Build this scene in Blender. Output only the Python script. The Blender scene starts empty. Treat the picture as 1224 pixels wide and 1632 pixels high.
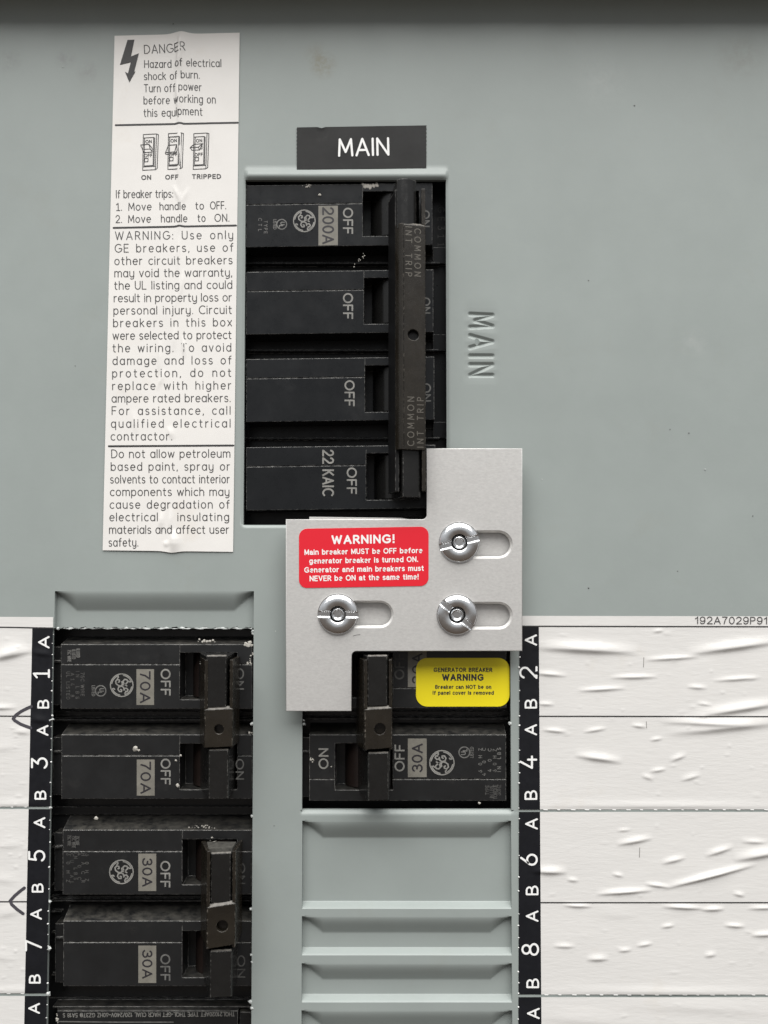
import bpy, math, random
import numpy as np
from mathutils import Vector
random.seed(7); rng = np.random.default_rng(7)
C = bpy.context.scene.collection
sc = bpy.context.scene
R = math.radians
# ------------------------------------------------------------------ camera, world, lamps, exposure
D = 300.0                    # mm from the lens to the panel
TILT = R(3.0)                # phone tipped slightly upwards
F = 1754.0                   # focal length in photograph pixels
CT, ST = math.cos(TILT), math.sin(TILT)
cam = bpy.data.cameras.new('camera'); camo = bpy.data.objects.new('camera', cam); C.objects.link(camo)
cam.sensor_fit = 'VERTICAL'; cam.sensor_height = 36; cam.lens = 36 * F / 1632
cam.clip_start = 0.01; cam.clip_end = 50
camo.location = (0, -D * CT / 1000, -D * ST / 1000); camo.rotation_euler = (R(90) + TILT, 0, 0)
sc.camera = camo
w = bpy.data.worlds.new('World'); sc.world = w; w.use_nodes = True
nt = w.node_tree; bg = nt.nodes['Background']
tc = nt.nodes.new('ShaderNodeTexCoord'); sx = nt.nodes.new('ShaderNodeSeparateXYZ')
cr = nt.nodes.new('ShaderNodeValToRGB'); mr = nt.nodes.new('ShaderNodeMapRange')
mr.inputs[1].default_value = -1; mr.inputs[2].default_value = 1
nt.links.new(tc.outputs['Generated'], sx.inputs[0]); nt.links.new(sx.outputs['Z'], mr.inputs[0])
nt.links.new(mr.outputs[0], cr.inputs[0]); nt.links.new(cr.outputs[0], bg.inputs[0])
e = cr.color_ramp.elements
e[0].position = 0.0; e[0].color = (.16, .12, .09, 1)
e[1].position = 1.0; e[1].color = (.90, .95, 1, 1)
n = e.new(.46); n.color = (.30, .265, .24, 1)
n = e.new(.54); n.color = (.60, .605, .61, 1)
n = e.new(.68); n.color = (.95, .97, 1, 1)
bg.inputs[1].default_value = 0.5
def area(name, loc, target, sx_, sy_, power, col):
    l = bpy.data.lights.new(name, 'AREA'); l.shape = 'RECTANGLE'; l.size = sx_; l.size_y = sy_
    l.energy = power; l.color = col
    o = bpy.data.objects.new(name, l); C.objects.link(o); o.location = loc
    o.rotation_euler = (Vector(target) - Vector(loc)).to_track_quat('-Z', 'Y').to_euler()
    return o
area('overhead_light', (0.10, -2.15, 3.1), (0.1, -1.0, 0), 5.2, 3.6, 330, (1, .985, .955))  # large unseen area light standing for soft overhead sky
sc.view_settings.view_transform = 'Standard'; sc.view_settings.look = 'None'
sc.view_settings.exposure = 0.12; sc.view_settings.gamma = 1
sc.view_settings.use_curve_mapping = False
# ------------------------------------------------------------------ pixel of the photograph -> point on a plane parallel to the panel
def W(px, py, h=0.0):
    px = np.asarray(px, float); py = np.asarray(py, float); h = np.asarray(h, float)
    dx = (px - 612) / F; dy = -(py - 816) / F
    dirx = dx; diry = CT - ST * dy; dirz = ST + CT * dy
    s = (-h + D * CT) / diry
    return s * dirx, -D * ST + s * dirz           # x, z in mm
def Wx(px, py, h=0): return float(W(px, py, h)[0])
def Wz(px, py, h=0): return float(W(px, py, h)[1])
# ------------------------------------------------------------------ materials
def mat(name, col, rough=.5, metal=0., var=.0, vscale=.05, bump=0., bscale=1., wear=None, bevel=0., spec=.5,
        stain=None, stain_scale=.03, stretch=None, spots=(), dust=0.):
    m = bpy.data.materials.new(name); m.use_nodes = True
    t = m.node_tree; N = t.nodes; L = t.links; p = N['Principled BSDF']
    p.inputs['Roughness'].default_value = rough; p.inputs['Metallic'].default_value = metal
    p.inputs['Specular IOR Level'].default_value = spec
    tc = N.new('ShaderNodeTexCoord'); mp = N.new('ShaderNodeMapping'); mp.inputs['Scale'].default_value = (1000, 1000, 1000)
    L.new(tc.outputs['Object'], mp.inputs[0])
    rgb = N.new('ShaderNodeRGB'); rgb.outputs[0].default_value = (*col, 1); out = rgb.outputs[0]
    def noise(scale, detail=4, rough_=.6, st=None):
        n = N.new('ShaderNodeTexNoise'); n.inputs['Scale'].default_value = scale; n.inputs['Detail'].default_value = detail
        n.inputs['Roughness'].default_value = rough_
        if st:
            q = N.new('ShaderNodeMapping'); q.inputs['Scale'].default_value = st; L.new(mp.outputs[0], q.inputs[0]); L.new(q.outputs[0], n.inputs['Vector'])
        else: L.new(mp.outputs[0], n.inputs['Vector'])
        return n.outputs['Fac']
    def mix(fac, a, b, mode='MIX'):
        x = N.new('ShaderNodeMix'); x.data_type = 'RGBA'; x.blend_type = mode
        if isinstance(fac, float): x.inputs[0].default_value = fac
        else: L.new(fac, x.inputs[0])
        for i, v in ((6, a), (7, b)):
            if isinstance(v, tuple): x.inputs[i].default_value = (*v, 1)
            else: L.new(v, x.inputs[i])
        return x.outputs[2]
    def ramp(f, a, b, c=0., d=1.):
        r = N.new('ShaderNodeMapRange'); r.inputs[1].default_value = a; r.inputs[2].default_value = b
        r.inputs[3].default_value = c; r.inputs[4].default_value = d; L.new(f, r.inputs[0]); return r.outputs[0]
    if var:
        f = ramp(noise(vscale, 6, .65, stretch), .3, .7, 1 - var, 1 + var)
        v = N.new('ShaderNodeVectorMath'); v.operation = 'SCALE'; L.new(out, v.inputs[0]); L.new(f, v.inputs['Scale']); out = v.outputs[0]
    if stain:
        out = mix(ramp(noise(stain_scale, 5, .7), .58, .75, 0, stain[3]), out, tuple(stain[:3]))
    for (sx0, sy0, r0, c0, amt) in spots:
        x0, z0 = W(sx0, sy0); x1, z1 = W(612, 908)
        dn = N.new('ShaderNodeVectorMath'); dn.operation = 'DISTANCE'; L.new(mp.outputs[0], dn.inputs[0]); dn.inputs[1].default_value = (float(x0 - x1), 0, float(z0 - z1))
        q1 = ramp(dn.outputs['Value'], r0, r0 * .2); q2 = ramp(noise(.35, 5, .7), .38, .62)
        mm = N.new('ShaderNodeMath'); mm.operation = 'MULTIPLY'; L.new(q1, mm.inputs[0]); L.new(q2, mm.inputs[1])
        m2 = N.new('ShaderNodeMath'); m2.operation = 'MULTIPLY'; L.new(mm.outputs[0], m2.inputs[0]); m2.inputs[1].default_value = amt
        out = mix(m2.outputs[0], out, c0)
    if dust:
        gg = N.new('ShaderNodeNewGeometry'); sg = N.new('ShaderNodeSeparateXYZ'); L.new(gg.outputs['True Normal'], sg.inputs[0])
        q1 = ramp(sg.outputs['Z'], .05, .5); q2 = ramp(noise(.4, 5, .65), .34, .68)
        mm = N.new('ShaderNodeMath'); mm.operation = 'MULTIPLY'; L.new(q1, mm.inputs[0]); L.new(q2, mm.inputs[1])
        m2 = N.new('ShaderNodeMath'); m2.operation = 'MULTIPLY'; L.new(mm.outputs[0], m2.inputs[0]); m2.inputs[1].default_value = dust
        out = mix(m2.outputs[0], out, (.13, .122, .105))
    nrm = None
    if bevel:
        b = N.new('ShaderNodeBevel'); b.samples = 4; b.inputs[0].default_value = bevel / 1000; nrm = b.outputs[0]
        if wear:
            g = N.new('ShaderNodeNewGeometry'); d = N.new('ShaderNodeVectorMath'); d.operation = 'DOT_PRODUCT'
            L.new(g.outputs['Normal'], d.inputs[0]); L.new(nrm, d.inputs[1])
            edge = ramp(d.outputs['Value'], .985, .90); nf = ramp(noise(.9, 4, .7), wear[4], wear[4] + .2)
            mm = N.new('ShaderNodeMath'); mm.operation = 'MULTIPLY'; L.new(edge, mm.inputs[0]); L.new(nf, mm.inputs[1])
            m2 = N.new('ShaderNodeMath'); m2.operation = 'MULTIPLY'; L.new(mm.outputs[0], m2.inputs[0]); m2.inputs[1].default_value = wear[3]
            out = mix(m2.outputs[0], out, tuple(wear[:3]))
    if bump:
        bn = N.new('ShaderNodeBump'); bn.inputs['Strength'].default_value = 1; bn.inputs['Distance'].default_value = bump / 1000
        L.new(noise(bscale, 3, .6, stretch), bn.inputs['Height'])
        if nrm: L.new(nrm, bn.inputs['Normal'])
        nrm = bn.outputs[0]
    if nrm: L.new(nrm, p.inputs['Normal'])
    L.new(out, p.inputs['Base Color'])
    if rough < .6 and var:
        L.new(ramp(noise(vscale * 2.7, 5, .7), .3, .7, rough - .07, rough + .07), p.inputs['Roughness'])
    return m
M = {}
M['grey'] = mat('grey_enamel', (.283, .314, .303), .40, var=.04, vscale=.035, bump=.013, bscale=.95, stain=(.25, .255, .225, .22), stain_scale=.045, spec=.45,
    spots=((515, 104, 4.5, (.20, .185, .12), .7), (505, 85, 4, (.22, .21, .15), .4), (15, 97, 4, (.2, .21, .2), .5), (105, 93, 3.5, (.2, .205, .2), .5), (140, 115, 4, (.21, .215, .21), .45), (1105, 545, 5, (.36, .38, .37), .5), (960, 130, 9, (.36, .38, .37), .35), (1180, 90, 8, (.2, .2, .17), .35)))
M['box'] = mat('warm_enamel_box', (.42, .39, .27), .5, var=.06, bump=.006, bscale=1.1)  # warm tint added so the flange bounces olive light onto the cover
M['cut'] = mat('cut_edge_paint', (.46, .48, .47), .4, var=.1, vscale=.4)
M['paper'] = mat('paper', (.665, .652, .635), .55, var=.035, vscale=.06, bump=.05, bscale=.8, stain=(.56, .50, .41, .35), stain_scale=.03, spec=.35, stretch=(.28, 1, 1.3))
M['vinyl'] = mat('white_vinyl', (.735, .715, .69), .45, var=.03, vscale=.06, bump=.008, bscale=.8, stain=(.62, .54, .44, .3), stain_scale=.05)
M['ink'] = mat('black_ink', (.028, .027, .028), .5)
M['greyink'] = mat('grey_ink', (.06, .058, .058), .5)
M['blacklabel'] = mat('black_label', (.013, .0128, .0128), .5, spec=.3, var=.25, vscale=.12, bump=.01, bscale=.9, stain=(.06, .058, .055, .25), stain_scale=.12)
M['strip'] = mat('black_strip_ink', (.0085, .009, .0115), .42, spec=.28, var=.2, vscale=.2, bump=.01, bscale=1.)
M['white'] = mat('white_ink', (.82, .82, .81), .5)
M['plastic'] = mat('black_plastic', (.0090, .0099, .0112), .30, var=.14, vscale=.06, bump=.003, bscale=2.2, wear=(.34, .335, .32, .95, .40), bevel=.30,
                   stain=(.035, .036, .036, .35), stain_scale=.06, spec=.30)
M['plastic2'] = mat('black_plastic_lower', (.0112, .0116, .0122), .34, var=.16, vscale=.07, bump=.005, bscale=1.6, wear=(.36, .35, .33, .95, .40), bevel=.30,
                   stain=(.04, .039, .037, .4), stain_scale=.08, spec=.5, dust=.42)
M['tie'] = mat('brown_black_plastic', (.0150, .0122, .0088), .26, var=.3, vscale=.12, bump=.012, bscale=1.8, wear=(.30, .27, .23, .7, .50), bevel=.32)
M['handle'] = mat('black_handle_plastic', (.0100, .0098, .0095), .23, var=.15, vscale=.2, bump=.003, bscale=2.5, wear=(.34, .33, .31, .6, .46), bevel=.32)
M['roller'] = mat('brown_toggle_base', (.016, .0105, .009), .4, var=.2, vscale=.3, bump=.008, bscale=2)
M['tie_edge'] = mat('lit_plastic_edge', (.12, .112, .10), .45, var=.5, vscale=.9)  # lighter grey paints the light that the top edges catch
M['print'] = mat('worn_grey_print', (.22, .215, .20), .55, var=.25, vscale=.5)
M['printdim'] = mat('worn_faint_print', (.12, .118, .112), .55, var=.4, vscale=.6)
M['printfaint'] = mat('rubbed_off_print', (.058, .057, .054), .55, var=.5, vscale=.6)
M['patch'] = mat('rating_patch', (.185, .175, .15), .5, var=.18, vscale=.35)
M['patchink'] = mat('rating_ink', (.02, .018, .022), .5)
M['alu'] = mat('brushed_aluminium', (.605, .595, .58), .42, metal=.45, var=.085, vscale=2.2, bump=.018, bscale=3.0, stretch=(.5, 1, 1))
M['alucut'] = mat('cut_aluminium', (.88, .87, .85), .35, metal=.25, var=.03, vscale=1.)
M['zinc'] = mat('zinc_plated_steel', (.86, .87, .88), .19, metal=1., var=.06, vscale=.5, bump=.004, bscale=1.5)
M['red'] = mat('red_vinyl', (.68, .013, .028), .38, bump=.006, bscale=.6)
M['yellow'] = mat('yellow_vinyl', (.84, .70, .012), .38, bump=.006, bscale=.6)
M['plaster'] = mat('dried_paint', (.42, .40, .36), .7, var=.2, vscale=2.)
M['dark'] = mat('enclosure_dark', (.006, .006, .007), .6)
M['pencil_chip'] = mat('dull_speck', (.12, .125, .12), .6)
M['pencil'] = mat('pencil_grey', (.26, .25, .24), .6)
M['marker'] = mat('marker_ink', (.050, .046, .056), .6, var=.2, vscale=.8)
# ------------------------------------------------------------------ mesh collecting and linking
class MB:
    def __init__(s): s.v = []; s.f = []; s.mi = []; s.n = 0
    def add(s, V, Fs, mi=0):
        """V rows: x, z, h in mm"""
        V = np.asarray(V, float).reshape(-1, 3); s.v.append(V)
        for f in Fs: s.f.append(tuple(int(i) + s.n for i in f)); s.mi.append(mi)
        s.n += len(V)
    def build(s, name, mats, parent=None, smooth=False, loc=None):
        if not isinstance(mats, (list, tuple)): mats = [mats]
        V = np.concatenate(s.v) if s.v else np.zeros((0, 3))
        co = np.stack([V[:, 0], -V[:, 2], V[:, 1]], 1) / 1000
        o = bpy.data.objects.new(name, None) if False else None
        me = bpy.data.meshes.new(name)
        base = np.zeros(3)
        q = parent
        if parent is not None:
            while q.parent: q = q.parent
            base = np.array(q.location)
        elif loc is not None: base = np.array(loc)
        me.from_pydata((co - base).tolist(), [], s.f); me.update()
        for m in mats: me.materials.append(m)
        if len(mats) > 1: me.polygons.foreach_set('material_index', s.mi)
        if smooth: me.polygons.foreach_set('use_smooth', [True] * len(me.polygons))
        o = bpy.data.objects.new(name, me); C.objects.link(o)
        if parent is not None: o.parent = parent
        elif loc is not None: o.location = loc
        return o
def thing(name, label, cat, px, py, h=0, group=None):
    o = bpy.data.objects.new(name, None); C.objects.link(o); o.empty_display_size = .01
    x, z = W(px, py, h); o.location = (float(x) / 1000, -h / 1000, float(z) / 1000)
    o['label'] = label; o['category'] = cat
    if group: o['group'] = group
    bpy.context.view_layer.update()
    return o
def quadbox(mb, X, Z, h0, h1, mi=0, inset=0):
    """outline polygon (X, Z in mm, clockwise or not) between h0 (back) and h1 (front)"""
    n = len(X); a = sum(X[i] * Z[(i + 1) % n] - X[(i + 1) % n] * Z[i] for i in range(n))
    idx = list(range(n)) if a > 0 else list(range(n))[::-1]
    V = [(X[i], Z[i], h1) for i in idx] + [(X[i], Z[i], h0) for i in idx]
    Fs = [list(range(n)), list(range(2 * n - 1, n - 1, -1))] + [(i, n + i, n + (i + 1) % n, (i + 1) % n) for i in range(n)]
    mb.add(V, Fs, mi)
def pxpoly(pts, h):
    X, Z = W([p[0] for p in pts], [p[1] for p in pts], h); return list(X), list(Z)
def rrect(x0, y0, x1, y1, r, k=6, shear=0):
    P = []
    for cx, cy, a in ((x1 - r, y0 + r, -90), (x1 - r, y1 - r, 0), (x0 + r, y1 - r, 90), (x0 + r, y0 + r, 180)):
        for i in range(k + 1):
            t = R(a + 90 * i / k); P.append((cx + r * math.cos(t), cy + r * math.sin(t)))
    xm = (x0 + x1) / 2
    return [(x, y + shear * (x - xm)) for x, y in P]
# ------------------------------------------------------------------ lettering: a rounded single-stroke alphabet, and the built-in sans
def arc(cx, cy, rx, ry, a0, a1):
    k = max(3, int(abs(a1 - a0) / 15)); return [(cx + rx * math.cos(R(a0 + (a1 - a0) * i / k)), cy + ry * math.sin(R(a0 + (a1 - a0) * i / k))) for i in range(k + 1)]
ring = lambda cx, cy, rx, ry: arc(cx, cy, rx, ry, 0, 360)
DOT = lambda x, y: [(x, y - .015), (x, y + .03)]
G = {
 'a': (.54, [ring(.27, .35, .27, .35), [(.54, .70), (.54, 0)]]), 'b': (.54, [[(0, 1), (0, 0)], ring(.27, .35, .27, .35)]),
 'c': (.46, [arc(.29, .35, .29, .35, 52, 308)]), 'd': (.54, [[(.54, 1), (.54, 0)], ring(.27, .35, .27, .35)]),
 'e': (.54, [[(.02, .37), (.54, .37)] + arc(.28, .35, .27, .35, 5, 312)]), 'f': (.34, [arc(.30, .80, .17, .20, 80, 180) + [(.13, 0)], [(0, .66), (.32, .66)]]),
 'g': (.54, [ring(.27, .35, .27, .35), [(.54, .70), (.54, -.05)] + arc(.27, -.05, .27, .23, 0, -140)]),
 'h': (.50, [[(0, 1), (0, 0)], [(0, .42)] + arc(.25, .42, .25, .28, 180, 0) + [(.50, 0)]]), 'i': (.02, [[(0, .70), (0, 0)], DOT(0, .93)]),
 'j': (.12, [[(.10, .70), (.10, -.10)] + arc(-.05, -.10, .15, .16, 0, -80), DOT(.10, .93)]),
 'k': (.46, [[(0, 1), (0, 0)], [(.42, .70), (.02, .33)], [(.14, .43), (.46, 0)]]), 'l': (.02, [[(0, 1), (0, 0)]]),
 'm': (.84, [[(0, .70), (0, 0)], [(0, .45)] + arc(.21, .45, .21, .25, 180, 0) + [(.42, 0)], [(.42, .45)] + arc(.63, .45, .21, .25, 180, 0) + [(.84, 0)]]),
 'n': (.50, [[(0, .70), (0, 0)], [(0, .42)] + arc(.25, .42, .25, .28, 180, 0) + [(.50, 0)]]), 'o': (.56, [ring(.28, .35, .28, .35)]),
 'p': (.54, [[(0, .70), (0, -.28)], ring(.27, .35, .27, .35)]), 'q': (.54, [[(.54, .70), (.54, -.28)], ring(.27, .35, .27, .35)]),
 'r': (.30, [[(0, .70), (0, 0)], [(0, .40)] + arc(.27, .40, .27, .29, 180, 85)]),
 's': (.42, [arc(.21, .525, .19, .175, 35, 250) + arc(.21, .175, .21, .175, 80, -145)]),
 't': (.34, [[(.12, .92), (.12, .18)] + arc(.29, .18, .17, .18, 180, 280), [(0, .66), (.32, .66)]]),
 'u': (.50, [[(0, .70), (0, .28)] + arc(.25, .28, .25, .28, 180, 360) + [(.50, .70)], [(.50, .4), (.50, 0)]]),
 'v': (.48, [[(0, .70), (.24, 0), (.48, .70)]]), 'w': (.76, [[(0, .70), (.19, 0), (.38, .66), (.57, 0), (.76, .70)]]),
 'x': (.46, [[(0, .70), (.46, 0)], [(.46, .70), (.25, .38)], [(.21, .32), (0, 0)]]),
 'y': (.50, [[(0, .70), (0, .28)] + arc(.25, .28, .25, .28, 180, 360), [(.50, .70), (.50, -.05)] + arc(.25, -.05, .25, .23, 0, -130)]),
 'z': (.44, [[(.02, .70), (.44, .70), (0, 0), (.46, 0)]]),
 'A': (.72, [[(0, 0), (.36, 1), (.72, 0)], [(.13, .32), (.59, .32)]]),
 'B': (.58, [[(0, .5), (0, 1), (.28, 1)] + arc(.28, .76, .24, .24, 85, -90) + [(0, .52)], [(0, .5), (0, 0), (.30, 0)] + arc(.30, .25, .28, .25, -85, 90)]),
 'C': (.70, [arc(.44, .5, .44, .5, 50, 310)]), 'D': (.68, [[(0, .5), (0, 1), (.22, 1)] + arc(.22, .5, .46, .5, 88, -90) + [(0, 0), (0, .5)]]),
 'E': (.52, [[(.52, 1), (0, 1), (0, 0), (.52, 0)], [(.02, .52), (.46, .52)]]), 'F': (.50, [[(.50, 1), (0, 1), (0, 0)], [(.02, .50), (.44, .50)]]),
 'G': (.78, [arc(.44, .5, .44, .5, 50, 345) + [(.87 - .08, .46), (.50, .46)]]), 'H': (.64, [[(0, 1), (0, 0)], [(.64, 1), (.64, 0)], [(.02, .52), (.62, .52)]]),
 'I': (.02, [[(0, 1), (0, 0)]]), 'K': (.56, [[(0, 1), (0, 0)], [(.54, 1), (.02, .46)], [(.17, .60), (.58, 0)]]), 'L': (.48, [[(0, 1), (0, 0), (.48, 0)]]),
 'M': (.78, [[(0, 0), (.06, 1), (.39, .22), (.72, 1), (.78, 0)]]), 'N': (.64, [[(0, 0), (0, 1), (.64, 0), (.64, 1)]]),
 'O': (.86, [ring(.43, .5, .43, .5)]), 'P': (.54, [[(0, 0), (0, 1), (.27, 1)] + arc(.27, .73, .27, .27, 85, -90) + [(.02, .46)]]),
 'Q': (.86, [ring(.43, .5, .43, .5), [(.55, .2), (.84, -.06)]]),
 'R': (.56, [[(0, 0), (0, 1), (.27, 1)] + arc(.27, .74, .26, .26, 85, -90) + [(.02, .48)], [(.28, .46), (.58, 0)]]),
 'S': (.54, [arc(.27, .745, .25, .255, 35, 255) + arc(.27, .25, .27, .25, 75, -150)]), 'T': (.60, [[(0, 1), (.60, 1)], [(.30, .98), (.30, 0)]]),
 'U': (.62, [[(0, 1), (0, .31)] + arc(.31, .31, .31, .31, 180, 360) + [(.62, 1)]]), 'V': (.68, [[(0, 1), (.34, 0), (.68, 1)]]),
 'W': (1.0, [[(0, 1), (.25, 0), (.5, .92), (.75, 0), (1., 1)]]), 'Y': (.64, [[(0, 1), (.32, .46), (.64, 1)], [(.32, .44), (.32, 0)]]), 'Z': (.58, [[(0, 1), (.58, 1), (0, 0), (.6, 0)]]),
 '0': (.58, [ring(.29, .5, .29, .5)]), '1': (.44, [[(0, .80), (.24, 1), (.24, 0)], [(.02, 0), (.22, 0)], [(.26, 0), (.46, 0)]]),
 '2': (.58, [arc(.29, .71, .28, .29, 165, -38) + [(0, 0), (.60, 0)]]), '3': (.56, [[(.03, 1), (.52, 1), (.24, .60)] + arc(.26, .31, .30, .30, 80, -150)]),
 '4': (.64, [[(.36, 1), (0, .27), (.66, .27)], [(.48, .52), (.48, 0)]]), '5': (.56, [[(.52, 1), (.10, 1), (.05, .55)] + arc(.27, .31, .30, .32, 120, -150)]),
 '6': (.58, [[(.40, 1), (.08, .52)] + arc(.29, .31, .29, .31, 140, 490)]), '7': (.56, [[(0, 1), (.56, 1), (.18, 0)]]),
 '8': (.58, [ring(.29, .755, .23, .245), ring(.29, .255, .29, .255)]), '9': (.58, [ring(.29, .69, .29, .31), [(.55, .55), (.2, 0)]]),
 '.': (.04, [DOT(.02, .02)]), ',': (.05, [[(.04, .05), (.0, -.12)]]), ':': (.04, [DOT(.02, .04), DOT(.02, .56)]), '!': (.04, [[(.02, 1), (.02, .42)], DOT(.02, .02)]),
 '/': (.4, [[(0, -.05), (.4, 1.05)]]), '-': (.3, [[(0, .4), (.3, .4)]]), '~': (.4, [[(0, .4), (.12, .5), (.28, .38), (.4, .48)]]), '@': (.8, [ring(.4, .45, .4, .5), ring(.4, .45, .18, .22)]),
}
def ribbon(mb, pts, hw, surf, lift, square=False, caps=None):
    """flat round-ended stroke; pts in photograph pixels, surf(px, py) -> x, z, h"""
    P = np.asarray(pts, float); keep = [0]
    for i in range(1, len(P)):
        if np.hypot(*(P[i] - P[keep[-1]])) > 1e-3: keep.append(i)
    P = P[keep]
    if len(P) < 2: return
    if caps is None: caps = ('s', 's') if square else ('r', 'r')
    for i in range(1, len(P) - 1):          # sharp corners: two strokes, overlapping
        a = P[i] - P[i - 1]; b = P[i + 1] - P[i]
        if (a @ b) / (np.hypot(*a) * np.hypot(*b)) < .3:
            ribbon(mb, P[:i + 1], hw, surf, lift, False, (caps[0], 'r')); ribbon(mb, P[i:], hw, surf, lift + .0008, False, ('r', caps[1])); return
    closed = len(P) > 3 and np.hypot(*(P[0] - P[-1])) < 1e-2
    if not closed:
        a = P[0] - P[1]; b = P[-1] - P[-2]; P = P.copy()
        if caps[0] == 's': P[0] = P[0] + a / np.hypot(*a) * hw * .9
        if caps[1] == 's': P[-1] = P[-1] + b / np.hypot(*b) * hw * .9
    n = len(P); Lf = []; Rt = []
    for i in range(n):
        a = P[i] - P[i - 1] if i > 0 else (P[-1] - P[-2] if closed else P[1] - P[0])
        b = P[i + 1] - P[i] if i < n - 1 else (P[1] - P[0] if closed else P[-1] - P[-2])
        a = a / np.hypot(*a); b = b / np.hypot(*b)
        na = np.array([-a[1], a[0]]); nb = np.array([-b[1], b[0]]); m = na + nb; l = np.hypot(*m)
        if l < .3: m = nb; l = 1; s = 1
        else: m = m / l; s = min(1 / max(m @ nb, .2), 1.7)
        Lf.append(P[i] + m * hw * s); Rt.append(P[i] - m * hw * s)
    V = Lf + Rt; Fs = [(i, i + 1, n + i + 1, n + i) for i in range(n - 1)]
    if not closed:
        for end, c, d in ((0, P[0], P[0] - P[1]), (n - 1, P[-1], P[-1] - P[-2])):
            if caps[0 if end == 0 else 1] == 's': continue
            t0 = math.atan2(d[1], d[0]); k = len(V); V = V + [c + hw * np.array([math.cos(t0 + a), math.sin(t0 + a)]) for a in (-.9, -.35, .35, .9)]
            Fs.append((end, k + 3, k + 2, k + 1, k, n + end) if end else (end, k, k + 1, k + 2, k + 3, n + end))
    V = np.array(V); x, z, h = surf(V[:, 0], V[:, 1])
    vv = np.stack([x, z, h + lift], 1)
    def up(f):
        a, b, c = vv[f[0]], vv[f[1]], vv[f[2]]
        ar = sum(vv[f[i]][0] * vv[f[(i + 1) % len(f)]][1] - vv[f[(i + 1) % len(f)]][0] * vv[f[i]][1] for i in range(len(f)))
        return f if ar > 0 else f[::-1]
    mb.add(vv, [up(f) for f in Fs])
def flat(h): return lambda px, py: (*W(px, py, h), np.full(np.shape(px), float(h)))
def stext(mb, s, P0, P1, cap, hw, surf, lift=.03, warp=None, wordw=3.0, cwmax=1.0):
    """stroke lettering from P0 to P1 along the baseline, spread to fill that length"""
    P0 = np.array(P0, float); P1 = np.array(P1, float); Lh = np.hypot(*(P1 - P0)); d = (P1 - P0) / Lh; u = np.array([d[1], -d[0]])
    gap = .19; sp = .52; nat = 0
    gl = sum(G[c][0] for c in s if c != ' ') * cap; oth = (sum(gap for a_, b_ in zip(s, s[1:]) if a_ != ' ' and b_ != ' ') + sp * s.count(' ')) * cap
    CW = min(max((.93 * Lh - oth) / gl, .80), cwmax); wts = 0; chars = []
    for i, ch in enumerate(s):
        if ch == ' ': nat += sp; wts += wordw; chars.append((None, nat)); continue
        wd = G[ch][0] * CW; nat += wd
        if i < len(s) - 1 and s[i + 1] != ' ': nat += gap; wts += 1
    nat *= cap; extra = Lh - nat; sxx = 1.
    if extra < 0 or wts == 0: sxx = Lh / nat if nat > 0 else 1; extra = 0
    x = 0.; k = 0
    for i, ch in enumerate(s):
        if ch == ' ': x += sp * cap * sxx + extra * wordw / wts; continue
        wd, st = G[ch]
        for pl in st:
            pts = [P0 + d * (x + p[0] * CW * cap * sxx) + u * p[1] * cap for p in pl]
            if warp: pts = [warp(q) for q in pts]
            ribbon(mb, pts, hw, surf, lift + .0015 * (k % 6)); k += 1
        x += wd * CW * cap * sxx
        if i < len(s) - 1 and s[i + 1] != ' ': x += gap * cap * sxx + (extra / wts if wts else 0)
GA = dict(G)
GA.update({
 'e': (.54, [[(.02, .39), (.54, .39)] + arc(.28, .35, .27, .35, 8, 290)]), 'c': (.46, [arc(.29, .35, .29, .35, 58, 302)]),
 'a': (.50, [[(.02, .50)] + arc(.24, .49, .22, .21, 150, 0) + [(.46, .12), (.50, 0)], [(.46, .40), (.20, .36)] + arc(.20, .185, .20, .185, 95, 280) + [(.40, .08), (.46, .2)]]),
 'y': (.50, [[(0, .70), (.25, .0)], [(.50, .70), (.22, -.14), (.14, -.25), (.0, -.26)]]), 't': (.28, [[(.12, .92), (.12, .12), (.17, .02), (.28, .02)], [(0, .66), (.27, .66)]]),
 'M': (.74, [[(0, 0), (0, 1), (.37, .12), (.74, 1), (.74, 0)]]), '1': (.30, [[(0, .74), (.16, .84), (.27, 1), (.27, 0)]]), 'G': (.82, [arc(.44, .5, .44, .5, 48, 322) + [(.80, .46), (.48, .46)]]),
 '3': (.56, [arc(.27, .745, .24, .255, 160, -75) + [(.24, .53)], [(.24, .53)] + arc(.27, .265, .29, .265, 85, -160)]), '4': (.62, [[(.46, 0), (.46, 1), (0, .30), (.62, .30)]]),
 '9': (.58, [ring(.29, .68, .28, .32), [(.57, .68)] + arc(.27, .42, .30, .42, 0, -140)]), '7': (.56, [[(0, 1), (.56, 1), (.30, .5), (.20, 0)]]),
})
def gtext(mb, s, P0, P1, cap, surf, bold=.09, lift=.03, gapf=.09):
    """square-ended sans lettering filling the length P0..P1 exactly; bold = stroke half-width over cap height"""
    P0 = np.array(P0, float); P1 = np.array(P1, float); Lh = np.hypot(*(P1 - P0)); d = (P1 - P0) / Lh; u = np.array([d[1], -d[0]])
    hw = bold * cap; ci = cap - 2 * hw; gap = gapf * cap + 2 * hw; sp = .46 * cap; nat = 0
    for i, ch in enumerate(s):
        if ch == ' ': nat += sp; continue
        nat += GA[ch][0] * ci
        if i < len(s) - 1: nat += gap
    k = (Lh - 2 * hw) / max(nat, 1e-6); x = hw; q = 0
    for i, ch in enumerate(s):
        if ch == ' ': x += sp * k; continue
        wd, st = GA[ch]
        for pl in st:
            p = [np.array(a, float) for a in pl]
            pts = [P0 + d * (x + a[0] * ci * k) + u * (hw + a[1] * ci) for a in p]
            ribbon(mb, pts, hw * min(1, .45 + .55 * k), surf, lift + .0015 * (q % 7), square=True); q += 1
        x += wd * ci * k + (gap * k if i < len(s) - 1 else 0)
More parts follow.
